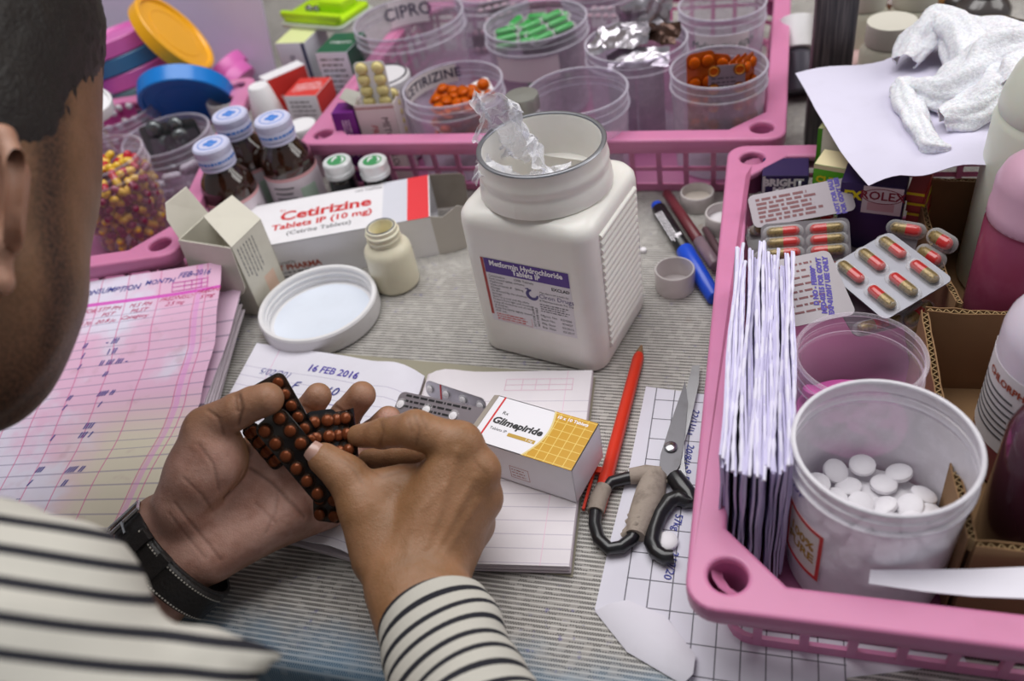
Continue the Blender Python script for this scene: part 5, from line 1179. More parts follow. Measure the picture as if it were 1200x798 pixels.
for q0, q1 in ((-1.15, -1.1), (-.5, -.45)): arc(WT, 4.14, 2.2, 6.0, a + q0, a + q1, PRINTRED, 'label_border')
arc_text(WT, '100%\nPURE', .9, mat('gold_print', '#b38a2a', .5), 4.12, 4.1, a - .8, bold=.03)
arc_text(WT, 'Dr', .9, INK, 4.2, 7.6, a - .95, shear=.3)
rnd = random.Random(23)
g = G(); rows = []
for i in range(7):
    for j in range(1): pass
g.lathe([(3.75, .6), (3.8, 3.6), (3.2, 3.9), (2, 4.1), (0, 4.2)], 30, P.x, P.y + 0.0); 
o = part('tablet_mass', g, TABW, None, kind='stuff'); tag(o, 'white tablets packed below the top layer in the big milky tub', 'tablets')
spots = []
for i in range(400):
    a_ = rnd.uniform(0, 6.28); q = 3.3 * math.sqrt(rnd.random()); x, y = q * math.cos(a_), q * math.sin(a_)
    if all((x - u) ** 2 + (y - v) ** 2 > .9 for u, v in spots): spots.append((x, y))
for i, (x, y) in enumerate(spots):
    pill(Vector((P.x + x, P.y + y, 4.1 + rnd.uniform(0, .5))), .68, .36, TABW, 'round white tablet on top of the heap in the big milky tub', 'white tablets in the milky tub', (rnd.uniform(-.5, .5), rnd.uniform(-.5, .5)))

# ------------------------------------------------------------------ right basket: capsule strips
cs = 'red and gold capsule strips'
KW = dict(kind='capsule', group=cs)
def strip4(label, o_, xe, ye, z, nx, ny, fm, **kw):
    O, Xe, Ye = at(*o_, z[0]), at(*xe, z[1]), at(*ye, z[2]); return blister('capsule_strip', label, O, Xe - O, Ye - O, nx, ny, fm, POCK, (CAPR, CAPG), **{**KW, **kw})
SMF = clear('smoky_strip', '#b9b2b6', '#8d878d', .55, .8, .25)
st = mat('stamp_violet', '#4b3a9a', .5)
def bk1(t, w_, l_): 
    greek(t, (.5, l_ - .6, .03), (1, 0, 0), (0, 1, 0), w_ * .7, 6, l_ * .13, .2, mat('maroon_print', '#7a4a4e', .6), 91, ragged=.7); text('NOT FOR SALE\nFOR GOVT USE', .42, st, t, (w_ - 1.0, l_ * .5, .035), (0, 1, 0), (-1, 0, 0), bold=.03)
strip4('long capsule strip lying printed side up against the far rim', (884, 268), (1004, 246), (876, 230), (6.2, 6.8, 7.4), 4, 1, FOILP, dome=.1, back=bk1, skip=((0, 0), (1, 0), (2, 0), (3, 0)))
strip4('capsule strip edge showing beneath the long printed one', (884, 276), (978, 258), (884, 262), (5.2, 5.8, 6.0), 4, 1, SMF, r=.4, ln=1.5, along='x', mx=1.0)
strip4('clear capsule strip with two columns of red capsules, left of the silver one', (893, 312), (998, 305), (893, 263), (4.6, 5.2, 6.4), 2, 3, SMF, r=.44, ln=1.9, along='x', mx=1.5, my=.75)
strip4('clear capsule strip mostly hidden under the two-column one', (884, 330), (962, 322), (884, 292), (3.6, 4.0, 5.0), 2, 2, SMF, r=.46, ln=2.0, along='x', mx=1.5, my=.75)
strip4('silver capsule strip with six red and gold capsules, facing up', (966, 316), (1037, 376), (1026, 262), (6.6, 6.2, 7.6), 2, 3, mat('bright_foil', '#8e8e96', .42, .6), r=.43, ln=1.85, along='x', mx=1.4, my=.95, th=.08)
def bk2(t, w_, l_):
    greek(t, (.6, l_ - .7, .03), (1, 0, 0), (0, 1, 0), w_ * .55, 8, l_ * .1, .15, MATS['maroon_print'], 93, ragged=.7); text('D NO - FE80009\nMFD-02/15 FOR GOVT\nEXP-01/2017 USE ONLY', .42, st, t, (w_ - 1.35, l_ * .5, .035), (.25, 1, 0), (-1, .25, 0), bold=.03)
strip4('capsule strip with a violet stamp on its printed foil, in front of the silver one', (926, 384), (1004, 368), (926, 306), (6.2, 6.2, 7.8), 3, 2, mat('pale_printed_foil', '#969094', .42, .4), dome=.06, back=bk2, skip=((0, 0), (1, 0), (2, 0), (0, 1), (1, 1), (2, 1)))
strip4('smoky capsule strip lying below the silver one', (1002, 396), (1066, 380), (1000, 336), (4.6, 4.6, 5.4), 2, 2, SMF, r=.44, ln=1.8, along='x', mx=1.4)
strip4('dark capsule strip standing at the cardboard wall', (1036, 304), (1068, 310), (1034, 258), (5.4, 5.4, 7.4), 1, 2, SMF, r=.46, ln=1.6, along='x', mx=1.0)
strip4('capsule strip on edge touching the cardboard wall', (1068, 322), (1080, 330), (1066, 266), (5.0, 5.0, 7.0), 1, 3, SMF, r=.5, ln=1.3, along='x', mx=.5)
strip4('capsule strip at the bottom beside the glossy clear tub', (1066, 386), (1092, 366), (1060, 352), (4.6, 4.6, 5.4), 2, 2, SMF, r=.46, ln=1.4, along='x', mx=.8)
strip4('capsule strip sticking up between paper packets and the far heap', (884, 352), (930, 350), (884, 318), (3.4, 3.4, 4.6), 1, 2, SMF, r=.46, ln=1.8, along='x', mx=1.2)
for i in range(3): strip4(['lowest capsule strip under the heap, left', 'lowest capsule strip under the heap, middle', 'lowest capsule strip under the heap, right'][i], (886 + 55 * i, 330 - 6 * i), (958 + 50 * i, 320 - 8 * i), (890 + 55 * i, 268 - 4 * i), (2.2, 2.4, 3.6), 2, 2, SMF, r=.46, ln=2.0, along='x', mx=1.5)
# cartons at the far end of the right basket
DPU = mat('dark_purple_carton', '#2c1d4e', .4); YEP = mat('yellow_print', '#e3d318', .5); LIP = mat('lime_print', '#4f9a1e', .45)
def pr_b(t, w_, d, h): text('BRIGHT\nMIC', .85, MATS['label_white'], t, (w_ * .46, 0, h - 1.0), X, Z, bold=.05, line=.85); quad(t, (.05, 0, .05), X, Z, .22, h - .1, CARTON)
carton('dark purple carton reading BRIGHT at the far left rim of the right basket', (893, 206), (948, 206), 5.4, 2.6, 6.2, DPU, DPU, DPU, pr_b, group='cartons at the far end of the right basket')
def pr_x(t, w_, d, h):
    quad(t, (w_ * .36, 0, h - 2.3), X, Z, w_ * .62, 2.2, mat('label_blush', '#ddd2d4', .5)); text('ROLEX', .95, mat('maroon_ink', '#8a2a38', .5), t, (w_ * .67, -.015, h - .85), X, Z, bold=.02, sx=1.0); quad(t, (w_ * .45, -.01, h - 2.05), X, Z, w_ * .42, .65, mat('blush_print', '#d3a9ae', .6))
    g = G(); n = 28; vs = []
    for i in range(n): a = 2 * math.pi * i / n; vs += [(w_ * .67 + 1.35 * math.cos(a), -.03, h - .85 + .62 * math.sin(a)), (w_ * .67 + 1.28 * math.cos(a), -.03, h - .85 + .56 * math.sin(a))]
    g.add(vs, [(2 * i, 2 * i + 1, (2 * i + 3) % (2 * n), (2 * i + 2) % (2 * n)) for i in range(n)]); part('oval_mark', g, MATS['maroon_ink'], t, 0)
    text('EX', .95, YEP, t, (w_ * .2, 0, h - 1.0), X, Z, bold=.05); quad(t, (w_ * .2, 0, .2), X, Z, w_ * .6, 1.7, YEP); greek(t, (w_ * .25, -.01, 1.3), X, Z, 2.0, 2, .5, .2, BLACK, 95)
carton('dark purple carton with a white ROLEX label, under the tip of the white sheet', (986, 213), (1062, 221), 7.4, 2.6, 8.3, DPU, DPU, DPU, pr_x, group='cartons at the far end of the right basket')
def pr_l(t, w_, d, h): quad(t, (0, 0, h - .35), X, Z, w_, .35, mat('cream_edge', '#e6d9ae', .5)); text('CLEAR', .75, YEP, t, (w_ * .35, 0, h - 1.2), X, Z, bold=.04)
carton('green carton with a cream edge behind the dark purple one', (954, 192), (1018, 203), 6.4, 2.2, 8.2, LIP, mat('cream_edge', '#e6d9ae', .5), LIP, pr_l, group='cartons at the far end of the right basket')
carton('tall pale carton with lime edges beside the dark post', (959, 150), (1003, 157), 8.3, 2.4, 8.8, mat('pale_carton', '#d3cdbb', .6), YT, LIP, lambda t, w_, d, h: quad(t, (0, 0, 0), X, Z, .35, h, LIP), group='cartons at the far end of the right basket')
for i in range(4):
    carton(['topmost red sachet packet by the cardboard wall', 'second red sachet packet by the cardboard wall', 'third red sachet packet by the cardboard wall', 'lowest red sachet packet by the cardboard wall'][i], (1063, 224 + 12 * i), (1084, 227 + 12 * i), .8, 3.5, 7.6 - .9 * i, mat('brick_packet', '#a8433a', .5), MATS['brick_packet'], YEP if i % 2 else PRINTRED, lambda t, w_, d, h: quad(t, (0, 0, .55), X, Z, w_, .2, YEP), group='red sachet packets')

# ------------------------------------------------------------------ cardboard box and the bottles
CARD = mat('corrugated_card', '#8a6a48', .85, dirt=.3, dirtcol='#4f3a26', dscale=.25); CARDE = mat('card_edge', '#a58a62', .9, dirt=.4, dirtcol='#4a3622', dscale=2)
def card_wall(t, a, b, z0, z1, sag=.0, face=None, label=None):
    """A corrugated wall between ground points a and b: two liners with the wavy sheet between them."""
    a = Vector(a); b = Vector(b); d = b - a; L_ = d.length; d.normalize(); nn = Vector((-d.y, d.x)); nseg = max(8, int(L_ / .8)); rnd = random.Random(int(L_ * 100))
    w_ = .42; g = G()
    for side in (-1, 1):
        vs = []
        for i in range(nseg + 1):
            q = a + d * (L_ * i / nseg); zt = z1 - sag * math.sin(math.pi * i / nseg) + rnd.uniform(-.12, .1)
            for o_ in (side * w_ / 2, side * (w_ / 2 - .07)): vs += [(q.x + nn.x * o_, q.y + nn.y * o_, z0), (q.x + nn.x * o_, q.y + nn.y * o_, zt)]
        fs = []
        for i in range(nseg):
            o_ = 4 * i; fs += [(o_, o_ + 4, o_ + 5, o_ + 1), (o_ + 2, o_ + 3, o_ + 7, o_ + 6), (o_ + 1, o_ + 5, o_ + 7, o_ + 3)]
        fs += [(0, 1, 3, 2), (4 * nseg, 4 * nseg + 2, 4 * nseg + 3, 4 * nseg + 1)]; g.add(vs, fs)
    p_ = part('panel', g, face or CARD, t, 30, label)
    g = G(); n = int(L_ / .22); vs = []
    for i in range(n + 1):
        q = a + d * (L_ * i / n); o_ = (.15 if i % 2 else -.15); zt = z1 - sag * math.sin(math.pi * i / n) - .06
        vs += [(q.x + nn.x * o_, q.y + nn.y * o_, zt - 1.0), (q.x + nn.x * o_, q.y + nn.y * o_, zt), (q.x + nn.x * o_ + d.x * .06, q.y + nn.y * o_ + d.y * .06, zt)]
    g.add(vs, [(3 * i, 3 * i + 3, 3 * i + 4, 3 * i + 1) for i in range(n)] + [(3 * i + 1, 3 * i + 4, 3 * i + 5, 3 * i + 2) for i in range(n)]); part('fluting', g, CARDE, p_, 0)
    return p_
cb = thing('cardboard_box', 'cut-down corrugated cardboard box with a divider holding the bottles at the right', 'box')
card_wall(cb, (11.0, 57.0), (11.9, 43.5), .5, 7.0, 1.0); card_wall(cb, (10.0, 42.8), (24, 43.4), .5, 7.0, .3); card_wall(cb, (9.9, 42.6), (10.3, 26.4), .5, 7.0, .5); card_wall(cb, (10.4, 26.3), (24, 26.8), .5, 6.8, .1); card_wall(cb, (11.4, 57.2), (26, 57.4), .5, 7.0, .3)
g = G(); g.box(10.2, 26, 26.6, 57, .42, .52); part('bottom', g, CARD, cb)
def bottle(label, base, r, prof, m, name='bottle', group=None, z0=.55, cap=None, capm=None):
    t = thing(name, label, 'bottle', Vector((base[0], base[1], z0)), group)
    g = G(); g.lathe([(rr * r, z) for rr, z in prof], 52); part('body', g, m, t, 50)
    if cap: g = G(); g.lathe(cap, 40); part('cap', g, capm, t, 35)
    return t
MLK = mat('milky_hdpe', '#d3d6c8', .35, sss=.2, dirt=.06, dirtcol='#a9a48c'); 
bottle('large milky white bottle standing at the back right, gauze draped by its shoulder', (18.4, 54.2), 4.3, [(0, 0), (.93, 0), (1, .4), (1, 12.6), (.96, 13.0), (.94, 13.1), (.97, 13.4), (.95, 14.2), (.86, 15.6), (.66, 17.2), (.42, 18.2), (.36, 18.6), (.36, 20)], MLK, cap=[(1.8, 19.2), (1.8, 21), (0, 21.1)], capm=WHITE)
PLQ = clear('pink_liquid_bottle', '#c25a7c', '#c2517a', .72, .95, .25)
PLQ = mat('pink_liquid', '#8f3d5a', .25, dirt=.2, dirtcol='#c9859c', dscale=.3)
t = bottle('bottle of deep pink liquid with a domed pale pink cap, beside the big milky bottle', (16.2, 47.2), 3.05, [(0, 0), (.95, 0), (1, .3), (1, 9.6), (.97, 9.8), (.97, 10.0), (1.0, 10.2)], PLQ, cap=[(3.02, 10.1), (3.05, 10.2), (3.05, 10.9), (2.98, 11.0), (2.98, 12.4), (2.7, 13.2), (2.1, 13.8), (1.2, 14.1), (0, 14.2)], capm=mat('domed_pink_cap', '#c99fb4', .35))
text('D', 1.3, INK, t, (-.9, -1.0, 13.85), (.9, -.4, 0), (.3, .9, 0), shear=.3); text('S', 1.1, INK, t, (.3, 1.2, 13.85), (.9, -.4, 0), (.3, .9, 0), shear=.3)
CB_ = (16.1, 37.2)
t = bottle('pink syrup bottle with a white chlorpheniramine label in the front cardboard cell', CB_, 3.5, [(0, 0), (.95, 0), (1, .3), (1, 4.2)], mat('wine_liquid', '#8e2f4f', .2, sss=.1, coat=.6), group=None)
g = G(); g.lathe([(3.5, 4.2), (3.5, 9.6), (3.35, 10.3), (2.9, 11.2), (2.0, 12.1), (1.4, 12.5), (1.4, 13.5)], 48); part('upper_body', g, mat('frosted_pink_white', '#ddd3e0', .3, sss=.1), t)
g = G(); g.lathe([(1.7, 12.8), (1.7, 14.4), (1.5, 14.7), (0, 14.8)], 36); part('cap', g, WHITE, t)
a = facing(Vector((*CB_, 0)))
arc(t, 3.53, 2.8, 8.2, a - 1.6, a + 1.3, LABP); arc_text(t, 'CHLORPHENIRAMINE', .62, mat('rust_print', '#a4472f', .5), 3.55, 7.4, a - .3, bold=.02)
for q in range(7): arc(t, 3.56, 6.5 - .45 * q, 6.62 - .45 * q, a - 1.35, a - .5 + .1 * (q % 3), GREY, 'fine_print')
for q in range(2): arc(t, 3.56, 3.1 + .5 * q, 3.25 + .5 * q, a - .4, a + .2, MATS['blue_ink'], 'fine_print')
bottle('dark maroon bottle cut off by the frame at the front right', (14.8, 30.6), 2.9, [(0, 0), (.95, 0), (1, .3), (1, 8.8), (.9, 9.8), (.6, 10.8), (.42, 11.2), (.42, 12.2)], mat('maroon_glass', '#4a2434', .15, coat=.6), cap=[(1.5, 12.0), (1.5, 13.5), (0, 13.6)], capm=WHITE)

# ------------------------------------------------------------------ white sheet and gauze on the cartons
sp = [[(932, 86, 9.6), (985, 78, 9.4), (1035, 70, 9.2), (1085, 54, 9.4), (1150, 40, 9.4)], [(955, 130, 9.8), (1010, 118, 9.9), (1060, 105, 10.0), (1110, 95, 10), (1175, 90, 10)], [(985, 175, 10.1), (1035, 160, 10.2), (1080, 150, 10.2), (1120, 145, 10.2), (1170, 140, 10.1)], [(1018, 217, 10.2), (1055, 207, 10.3), (1090, 202, 10.4), (1128, 196, 10.4), (1170, 190, 10.3)]]
W_ = Sheet([[at(*q) for q in r] for r in sp]); fine = [[W_.at(u / 16, v / 12) + Vector((0, 0, .18 * math.sin(u * .7 + v * .5))) for u in range(17)] for v in range(13)]
g = G(); g.sheet(fine, .04); single('paper_sheet', g, mat('lavender_paper', '#d4d0e4', .7), 'large white sheet of paper lying over the cartons, gauze heaped on it', 'paper')
def gp(px, py, z): return at(px, py, z)
def ribbon(g, path, rad, span=(-125, 125), twist=0.0, seed=0, pleat=.12, nu=34, nv=26):
    """A limp strip of cloth arched over a path."""
    rows = []; path = [Vector(p) for p in path]
    for i in range(nu):
        t = i / (nu - 1) * (len(path) - 1); j = min(int(t), len(path) - 2); f = t - j; p0, p1, p2, p3 = path[max(j - 1, 0)], path[j], path[j + 1], path[min(j + 2, len(path) - 1)]
        p = .5 * ((2 * p1) + (p2 - p0) * f + (2 * p0 - 5 * p1 + 4 * p2 - p3) * f * f + (3 * p1 - p0 - 3 * p2 + p3) * f ** 3)
        d = (p2 - p0) * (1 - f) + (p3 - p1) * f; d.normalize(); sd = d.cross(Vector((0, 0, 1))).normalized(); up = sd.cross(d)
        r = rad[j] * (1 - f) + rad[j + 1] * f; row = []
        for k_ in range(nv):
            a = math.radians(span[0] + (span[1] - span[0]) * k_ / (nv - 1)) + twist * i / nu
            rr = r * (1 + pleat * math.sin(4.3 * a + i * .16 + seed) + .5 * pleat * math.sin(9 * a - i * .23 + seed * 2))
            q = p + sd * (rr * math.sin(a)) + up * (rr * .85 * math.cos(a)); row.append(q + mnoise.noise_vector(q * .5 + Vector((seed, 0, 0))) * .3 + mnoise.noise_vector(q * 1.6) * .08)
        rows.append(row)
    g.sheet(rows, .1)
g = G()
ribbon(g, [gp(1062, 74, 10.6), gp(1078, 48, 11.4), gp(1100, 30, 12.0), gp(1124, 44, 11.8), gp(1136, 74, 11.4), gp(1128, 92, 11.0)], [.9, 1.3, 1.55, 1.6, 1.4, 1.0], seed=1)
ribbon(g, [gp(1120, 30, 11.2), gp(1146, 40, 11.4), gp(1176, 48, 11.4), gp(1215, 52, 11.6)], [1.1, 1.4, 1.6, 1.6], seed=2.4)
ribbon(g, [gp(1050, 104, 10.4), gp(1072, 106, 10.7), gp(1100, 112, 10.8), gp(1134, 96, 11.4), gp(1162, 72, 12.0), gp(1215, 62, 12.4)], [.8, 1.0, 1.5, 1.9, 2.2, 2.2], span=(-115, 130), seed=4)
ribbon(g, [gp(1170, 84, 11.4), gp(1158, 116, 11.4), gp(1130, 134, 11.0), gp(1104, 142, 10.7)], [1.5, 1.6, 1.2, .8], seed=5.5)
ribbon(g, [gp(1054, 98, 10.6), gp(1066, 122, 10.6), gp(1078, 148, 10.6), gp(1090, 170, 10.5), gp(1112, 172, 10.5)], [.6, .95, .9, .7, .3], seed=7)
ribbon(g, [gp(1180, 110, 12.0), gp(1196, 90, 12.4), gp(1220, 80, 12.6)], [1.2, 1.6, 1.8], seed=8)
k = NT('gauze_cloth'); x_, y_, z_, v_ = k.xyz(); k.set(Base_Color=k.mix(k.ramp(k.noise(v_, 5.0, 3.0), .35, .7), lin('#f0eef3'), lin('#d9d6dd')), Roughness=.95, Specular_IOR_Level=.1, Subsurface_Weight=.15, Subsurface_Scale=.006)
k.bump(k.math('ADD', k.noise(v_, 9.0, 4.0), k.math('MULTIPLY', k.noise(v_, 2.5, 3.0), 1.5)), .5, .0014)
single('gauze', g, k.m, 'crumpled white gauze cloth heaped on the white sheet', 'cloth', sharp=80)

# ------------------------------------------------------------------ far right: post and store bottles
c = at(964, 165, 0); g = G(); g.rbox(3.3, 3.3, 0, 62, .2, .1, 3); k = NT('weathered_black_paint'); x_, y_, z_, v_ = k.xyz()
st_ = k.n('ShaderNodeVectorMath', operation='MULTIPLY'); k.link(v_, st_.inputs[0]); st_.inputs[1].default_value = (3, 3, .15)
k.set(Base_Color=k.mix(k.ramp(k.noise(st_.outputs[0], 1.0, 4.0), .35, .75), lin('#2b292c'), lin('#6a6462')), Roughness=.5)
single('post', g, k.m, 'dark metal post standing between the back basket and the white sheet', 'post', M=Vector((c.x, c.y, 0)))
BOT = mat('cloudy_bottle', '#bdb9a8', .4, dirt=.2, sss=.05); CAPD = mat('ivory_cap', '#d6d2c6', .4)
for lb, px, zb, r, h in [('cloudy white bottle just right of the dark post', (1006, 60), 3, 2.3, 9.5), ('cloudy bottle with a ribbed ivory cap beside the gauze', (1036, 92), 3, 2.5, 8.5), ('cloudy bottle at the top edge behind the gauze', (1066, 40), 3, 2.4, 8)]:
    c = at(*px, zb); bottle(lb, (c.x, c.y), r, [(0, 0), (.95, 0), (1, .3), (1, h - 2.6), (.8, h - 1.9), (.72, h - 1.6)], BOT, group='cloudy store bottles', z0=.02, cap=[(r * .85, h - 1.9), (r * .87, h - 1.8), (r * .85, h), (0, h + .02)], capm=CAPD)
c = at(934, 40, 5.0); n_ = camdir(-.55, -.25, .5)
t = thing('tipped_bottle', 'small bottle with a white cap lying tipped between the back basket and the post', 'bottle', frame(c, camdir(.5, .8, .1), camdir(.8, -.5, .1))); g = G(); g.tube([(-1.6, 0, 0), (-1.5, 0, 0), (1.5, 0, 0), (1.6, 0, 0)], [1.5, 1.65, 1.65, 1.5], 30); part('cap', g, WHITE, t, M=Matrix.Rotation(-.6, 4, 'Z')); g = G(); g.tube([(-6, 0, 0), (-5.8, 0, 0), (-2.2, 0, 0), (-1.6, 0, 0)], [1.5, 1.7, 1.7, 1.1], 30); part('body', g, MATS['dark_foil'], t, M=Matrix.Rotation(-.6, 4, 'Z'))
c = at(996, 64, 4); g = G(); g.rbox(4, 3, 0, 4.2, .3, .3, 3); single('pink_packet', g, mat('faded_pink_paper', '#b99a98', .8), 'faded pink packet between the dark post and the cloudy bottles', 'packet', M=spin((c.x, c.y - 1, .02), 25))
for i, (px, cl_, lb) in enumerate([((1052, 8), '#5a3018', 'amber store bottle at the top edge left of the copper one'), ((1090, 2), '#9a6a35', 'copper brown store jar at the top edge behind the gauze'), ((1128, 4), '#3a3433', 'dark store bottle at the top edge behind the gauze'), ((1150, 14), '#4a4443', 'dark grey store bottle beside the metal lids')]):
    c = at(*px, 5); bottle(lb, (c.x, c.y), 2.6, [(0, 0), (.95, 0), (1, .3), (1, 5.5), (.8, 6.2), (.5, 6.8)], mat('store_glass_%s' % 'abcd'[i], cl_, .2, coat=.5), group='dark store bottles', z0=.02, cap=[(1.5, 6.6), (1.5, 7.8), (0, 7.9)], capm=mat('dark_cap', '#2a2526', .4))
for q, (px, n_) in enumerate((((1184, 44), 4), ((1168, 24), 3))):
    c = at(*px, 8)
    for i in range(n_):
        M = spin((c.x, c.y, 4.4 + 1.1 * i)); t = thing('metal_lid', 'dark metal lid in a stack behind the gauze, %s of its stack' % (['lowest', 'second', 'third', 'topmost'][i] + (' , front' if q == 0 else ', rear')).replace(' ,', ','), 'lid', M, 'stacks of dark metal lids'); g = G(); g.lathe([(0, 0), (2.1, 0), (2.2, .15), (2.2, .8), (2.1, 1.0), (1.9, 1.0), (1.85, .9), (0, .9)], 36); part('shell', g, mat('dark_metal', '#3a3634', .3, .7), t, 30); g = G(); g.torus(2.16, .08, .95, 36, 6); part('bright_rim', g, mat('old_gold_rim', '#a59a84', .3, .9), t, 0)
    g = G(); g.lathe([(0, 0), (2.2, 0), (2.3, .2), (2.3, 4.3), (0, 4.35)], 30); single('store_jar', g, MATS['dark_cap'], 'dark jar under the %s stack of metal lids' % ('front' if q == 0 else 'rear'), 'jar', M=spin((c.x, c.y, .02)))
# ------------------------------------------------------------------ the man: one continuous body, hands first
def rp_(*q): return np.array(ray(*q))
def bounds(pts, m): 
    a = np.array(pts); return a.min(0) - m, a.max(0) + m
def proj(P):
    """Flat coordinates of points across the picture, used to lay creases over the palm."""
    d = P - np.array(CP); k = d @ np.array(CF); return np.stack([600 + FOC * (d @ np.array(CR)) / k, 399 - FOC * (d @ np.array(CU)) / k], 1)
def normals(P, Q):
    n = np.cross(P[Q[:, 2]] - P[Q[:, 0]], P[Q[:, 3]] - P[Q[:, 1]]); out = np.zeros_like(P)
    for i in range(4): 
        for c in range(3): out[:, c] += np.bincount(Q[:, i], weights=n[:, c], minlength=len(P))
    return out / np.maximum(np.linalg.norm(out, axis=1, keepdims=True), 1e-9)
def polydist(p, line):
    d = np.full(len(p), 1e9); L = np.array(line, float)
    for a, b in zip(L[:-1], L[1:]):
        ab = b - a; t = np.clip(((p - a) @ ab) / (ab @ ab), 0, 1); d = np.minimum(d, np.linalg.norm(p - (a + t[:, None] * ab), axis=1))
    return d
TOCAM = -np.array(CF)
# ---- left hand, palm up
W1, W2 = (191, 617, 50.2), (224, 651, 50.2)
pts = [rp_(*q) for q in [W1, W2, (100, 716, 48.8), (470, 430, 56), (230, 440, 47), (390, 620, 54)]]
lo, hi = bounds(pts, 3.2); F = Field(lo, hi, .1)
F.limb(rp_(95, 722, 49), rp_(*W1), 2.1, 1.9, .8).limb(rp_(135, 757, 49), rp_(*W2), 2.1, 1.85, .8)
mcp = [(328, 510, 51), (355, 541, 51.4), (374, 570, 51.8), (384, 598, 52.2)]
for i, (m_, w_) in enumerate(zip(mcp, [W1, (200, 628, 50.4), (214, 642, 50.4), W2])): F.limb(rp_(*w_), rp_(*m_), 1.45, 1.12, .9)
F.limb(rp_(240, 615, 50.6), rp_(345, 560, 51.8), 1.7, 1.2, .9)
F.limb(rp_(250, 650, 49.9), rp_(345, 600, 50.6), 1.55, 1.25, .8)                     # heel below the little finger
F.limb(rp_(216, 590, 49.2), rp_(246, 520, 48.7), 1.75, 1.75, .7).limb(rp_(236, 555, 48.9), rp_(252, 540, 48.9), 1.9, 1.8, .6)   # ball of the thumb
F.chain([rp_(242, 502, 48.5), rp_(279, 481, 47.8), rp_(314, 467, 47.6)], [1.3, .97, .86], .35).limb(rp_(296, 472, 47.6), rp_(312, 468, 47.4), .92, .84, .3)
fing = [[(328, 510, 51), (346, 499, 54.6), (360, 482, 55.0), (373, 464, 53.8)], [(355, 541, 51.4), (383, 512, 55.0), (406, 485, 55.3), (424, 463, 54.0)],
        [(374, 570, 51.8), (411, 535, 55.2), (438, 508, 55.4), (455, 491, 54.0)], [(384, 598, 52.2), (420, 572, 54.8), (441, 552, 55.0), (456, 538, 54.0)]]
for j, ch in enumerate(fing):
    s_ = (1, 1.06, 1, .86)[j]; F.chain([rp_(*q) for q in ch], [1.08 * s_, .95 * s_, .9 * s_, .84 * s_], .28)
P1, Q1 = F.surface(); P1 = relax(P1, Q1, 4)
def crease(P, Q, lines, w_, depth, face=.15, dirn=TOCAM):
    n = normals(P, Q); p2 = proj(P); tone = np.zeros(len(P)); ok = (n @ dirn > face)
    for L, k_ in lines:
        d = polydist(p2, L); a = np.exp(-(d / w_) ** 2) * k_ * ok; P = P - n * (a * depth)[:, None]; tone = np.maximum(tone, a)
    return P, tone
cl_ = [([(264, 585), (280, 566), (291, 545), (296, 520), (292, 500)], 1.0), ([(292, 548), (318, 566), (344, 592), (357, 606)], .8), ([(296, 520), (322, 532), (350, 556)], .7),
       ([(205, 590), (222, 612), (246, 640), (258, 656)], .4), ([(198, 602), (216, 626), (240, 654)], .3), ([(280, 463), (284, 480), (280, 498)], .9), ([(276, 463), (278, 482)], .5), ([(243, 480), (256, 490), (262, 510)], .5),
       ([(232, 520), (250, 545), (256, 575)], .35), ([(300, 590), (322, 612)], .35), ([(392, 476), (412, 490)], .6), ([(356, 476), (376, 486)], .6), ([(215, 560), (236, 580), (250, 600)], .3), ([(325, 580), (322, 600), (312, 625)], .35)]
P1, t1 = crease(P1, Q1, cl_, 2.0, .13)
n1 = normals(P1, Q1); 
palmN = np.array(camdir(.15, -.05, 1.0)); palm1 = np.clip((n1 @ palmN - .1) / .6, 0, 1); p2 = proj(P1)
palm1 *= np.clip((p2[:, 1] - 470 - (p2[:, 0] - 240) * -.15) / 60, .25, 1)     # thumb back is darker than the palm
# ---- right hand, seen from its back
WR = (487, 694, 44.6)
pts = [rp_(*q) for q in [WR, (525, 790, 41), (370, 520, 47), (590, 480, 50), (420, 560, 52), (590, 640, 46)]]
lo, hi = bounds(pts, 3.4); F = Field(lo, hi, .1)
F.limb(rp_(520, 800, 41.2), rp_(474, 690, 44.9), 2.35, 2.1, .8).limb(rp_(545, 800, 41.2), rp_(505, 688, 44.8), 2.3, 2.05, .8)
km = [(538, 522, 46.6), (558, 552, 46.7), (561, 584, 47.4), (553, 614, 48.4)]
for (m_, w_, r_) in zip(km, [(470, 672, 45.6), (484, 675, 45.6), (498, 678, 45.8), (510, 682, 46.2)], [1.35, 1.4, 1.4, 1.3]): F.limb(rp_(*w_), rp_(*m_), 1.6, r_ * .92, .9)
F.limb(rp_(462, 610, 47.6), rp_(520, 560, 48), 1.9, 1.5, .9).limb(rp_(470, 640, 47.2), rp_(520, 620, 48.4), 1.9, 1.7, .9)
for m_ in km: F.limb(rp_(*m_), rp_(m_[0] - 3, m_[1] + 3, m_[2] + .2), 1.22, 1.15, .5)
F.limb(rp_(448, 650, 46.6), rp_(428, 596, 47.0), 1.75, 1.45, .8).limb(rp_(470, 565, 47.6), rp_(430, 575, 47.4), 1.0, 1.1, .7)          # base of the thumb and the web
F.chain([rp_(428, 596, 47.0), rp_(408, 560, 47.4), rp_(381, 539, 47.5)], [1.42, 1.13, .86], .35).limb(rp_(400, 552, 47.4), rp_(379, 537, 47.6), 1.02, .82, .3)
F.chain([rp_(538, 522, 46.6), rp_(487, 503, 46.4), rp_(448, 508, 48.2), rp_(420, 511, 49.6)], [1.2, 1.02, .82, .68], .35)
F.chain([rp_(558, 552, 46.9), rp_(515, 530, 49.6), rp_(468, 536, 50.8), rp_(432, 540, 51.2)], [1.15, .95, .84, .7], .3)
F.chain([rp_(561, 584, 47.6), rp_(548, 560, 51.0), rp_(500, 560, 52.2), rp_(468, 562, 51.8)], [1.1, .92, .82, .7], .3)
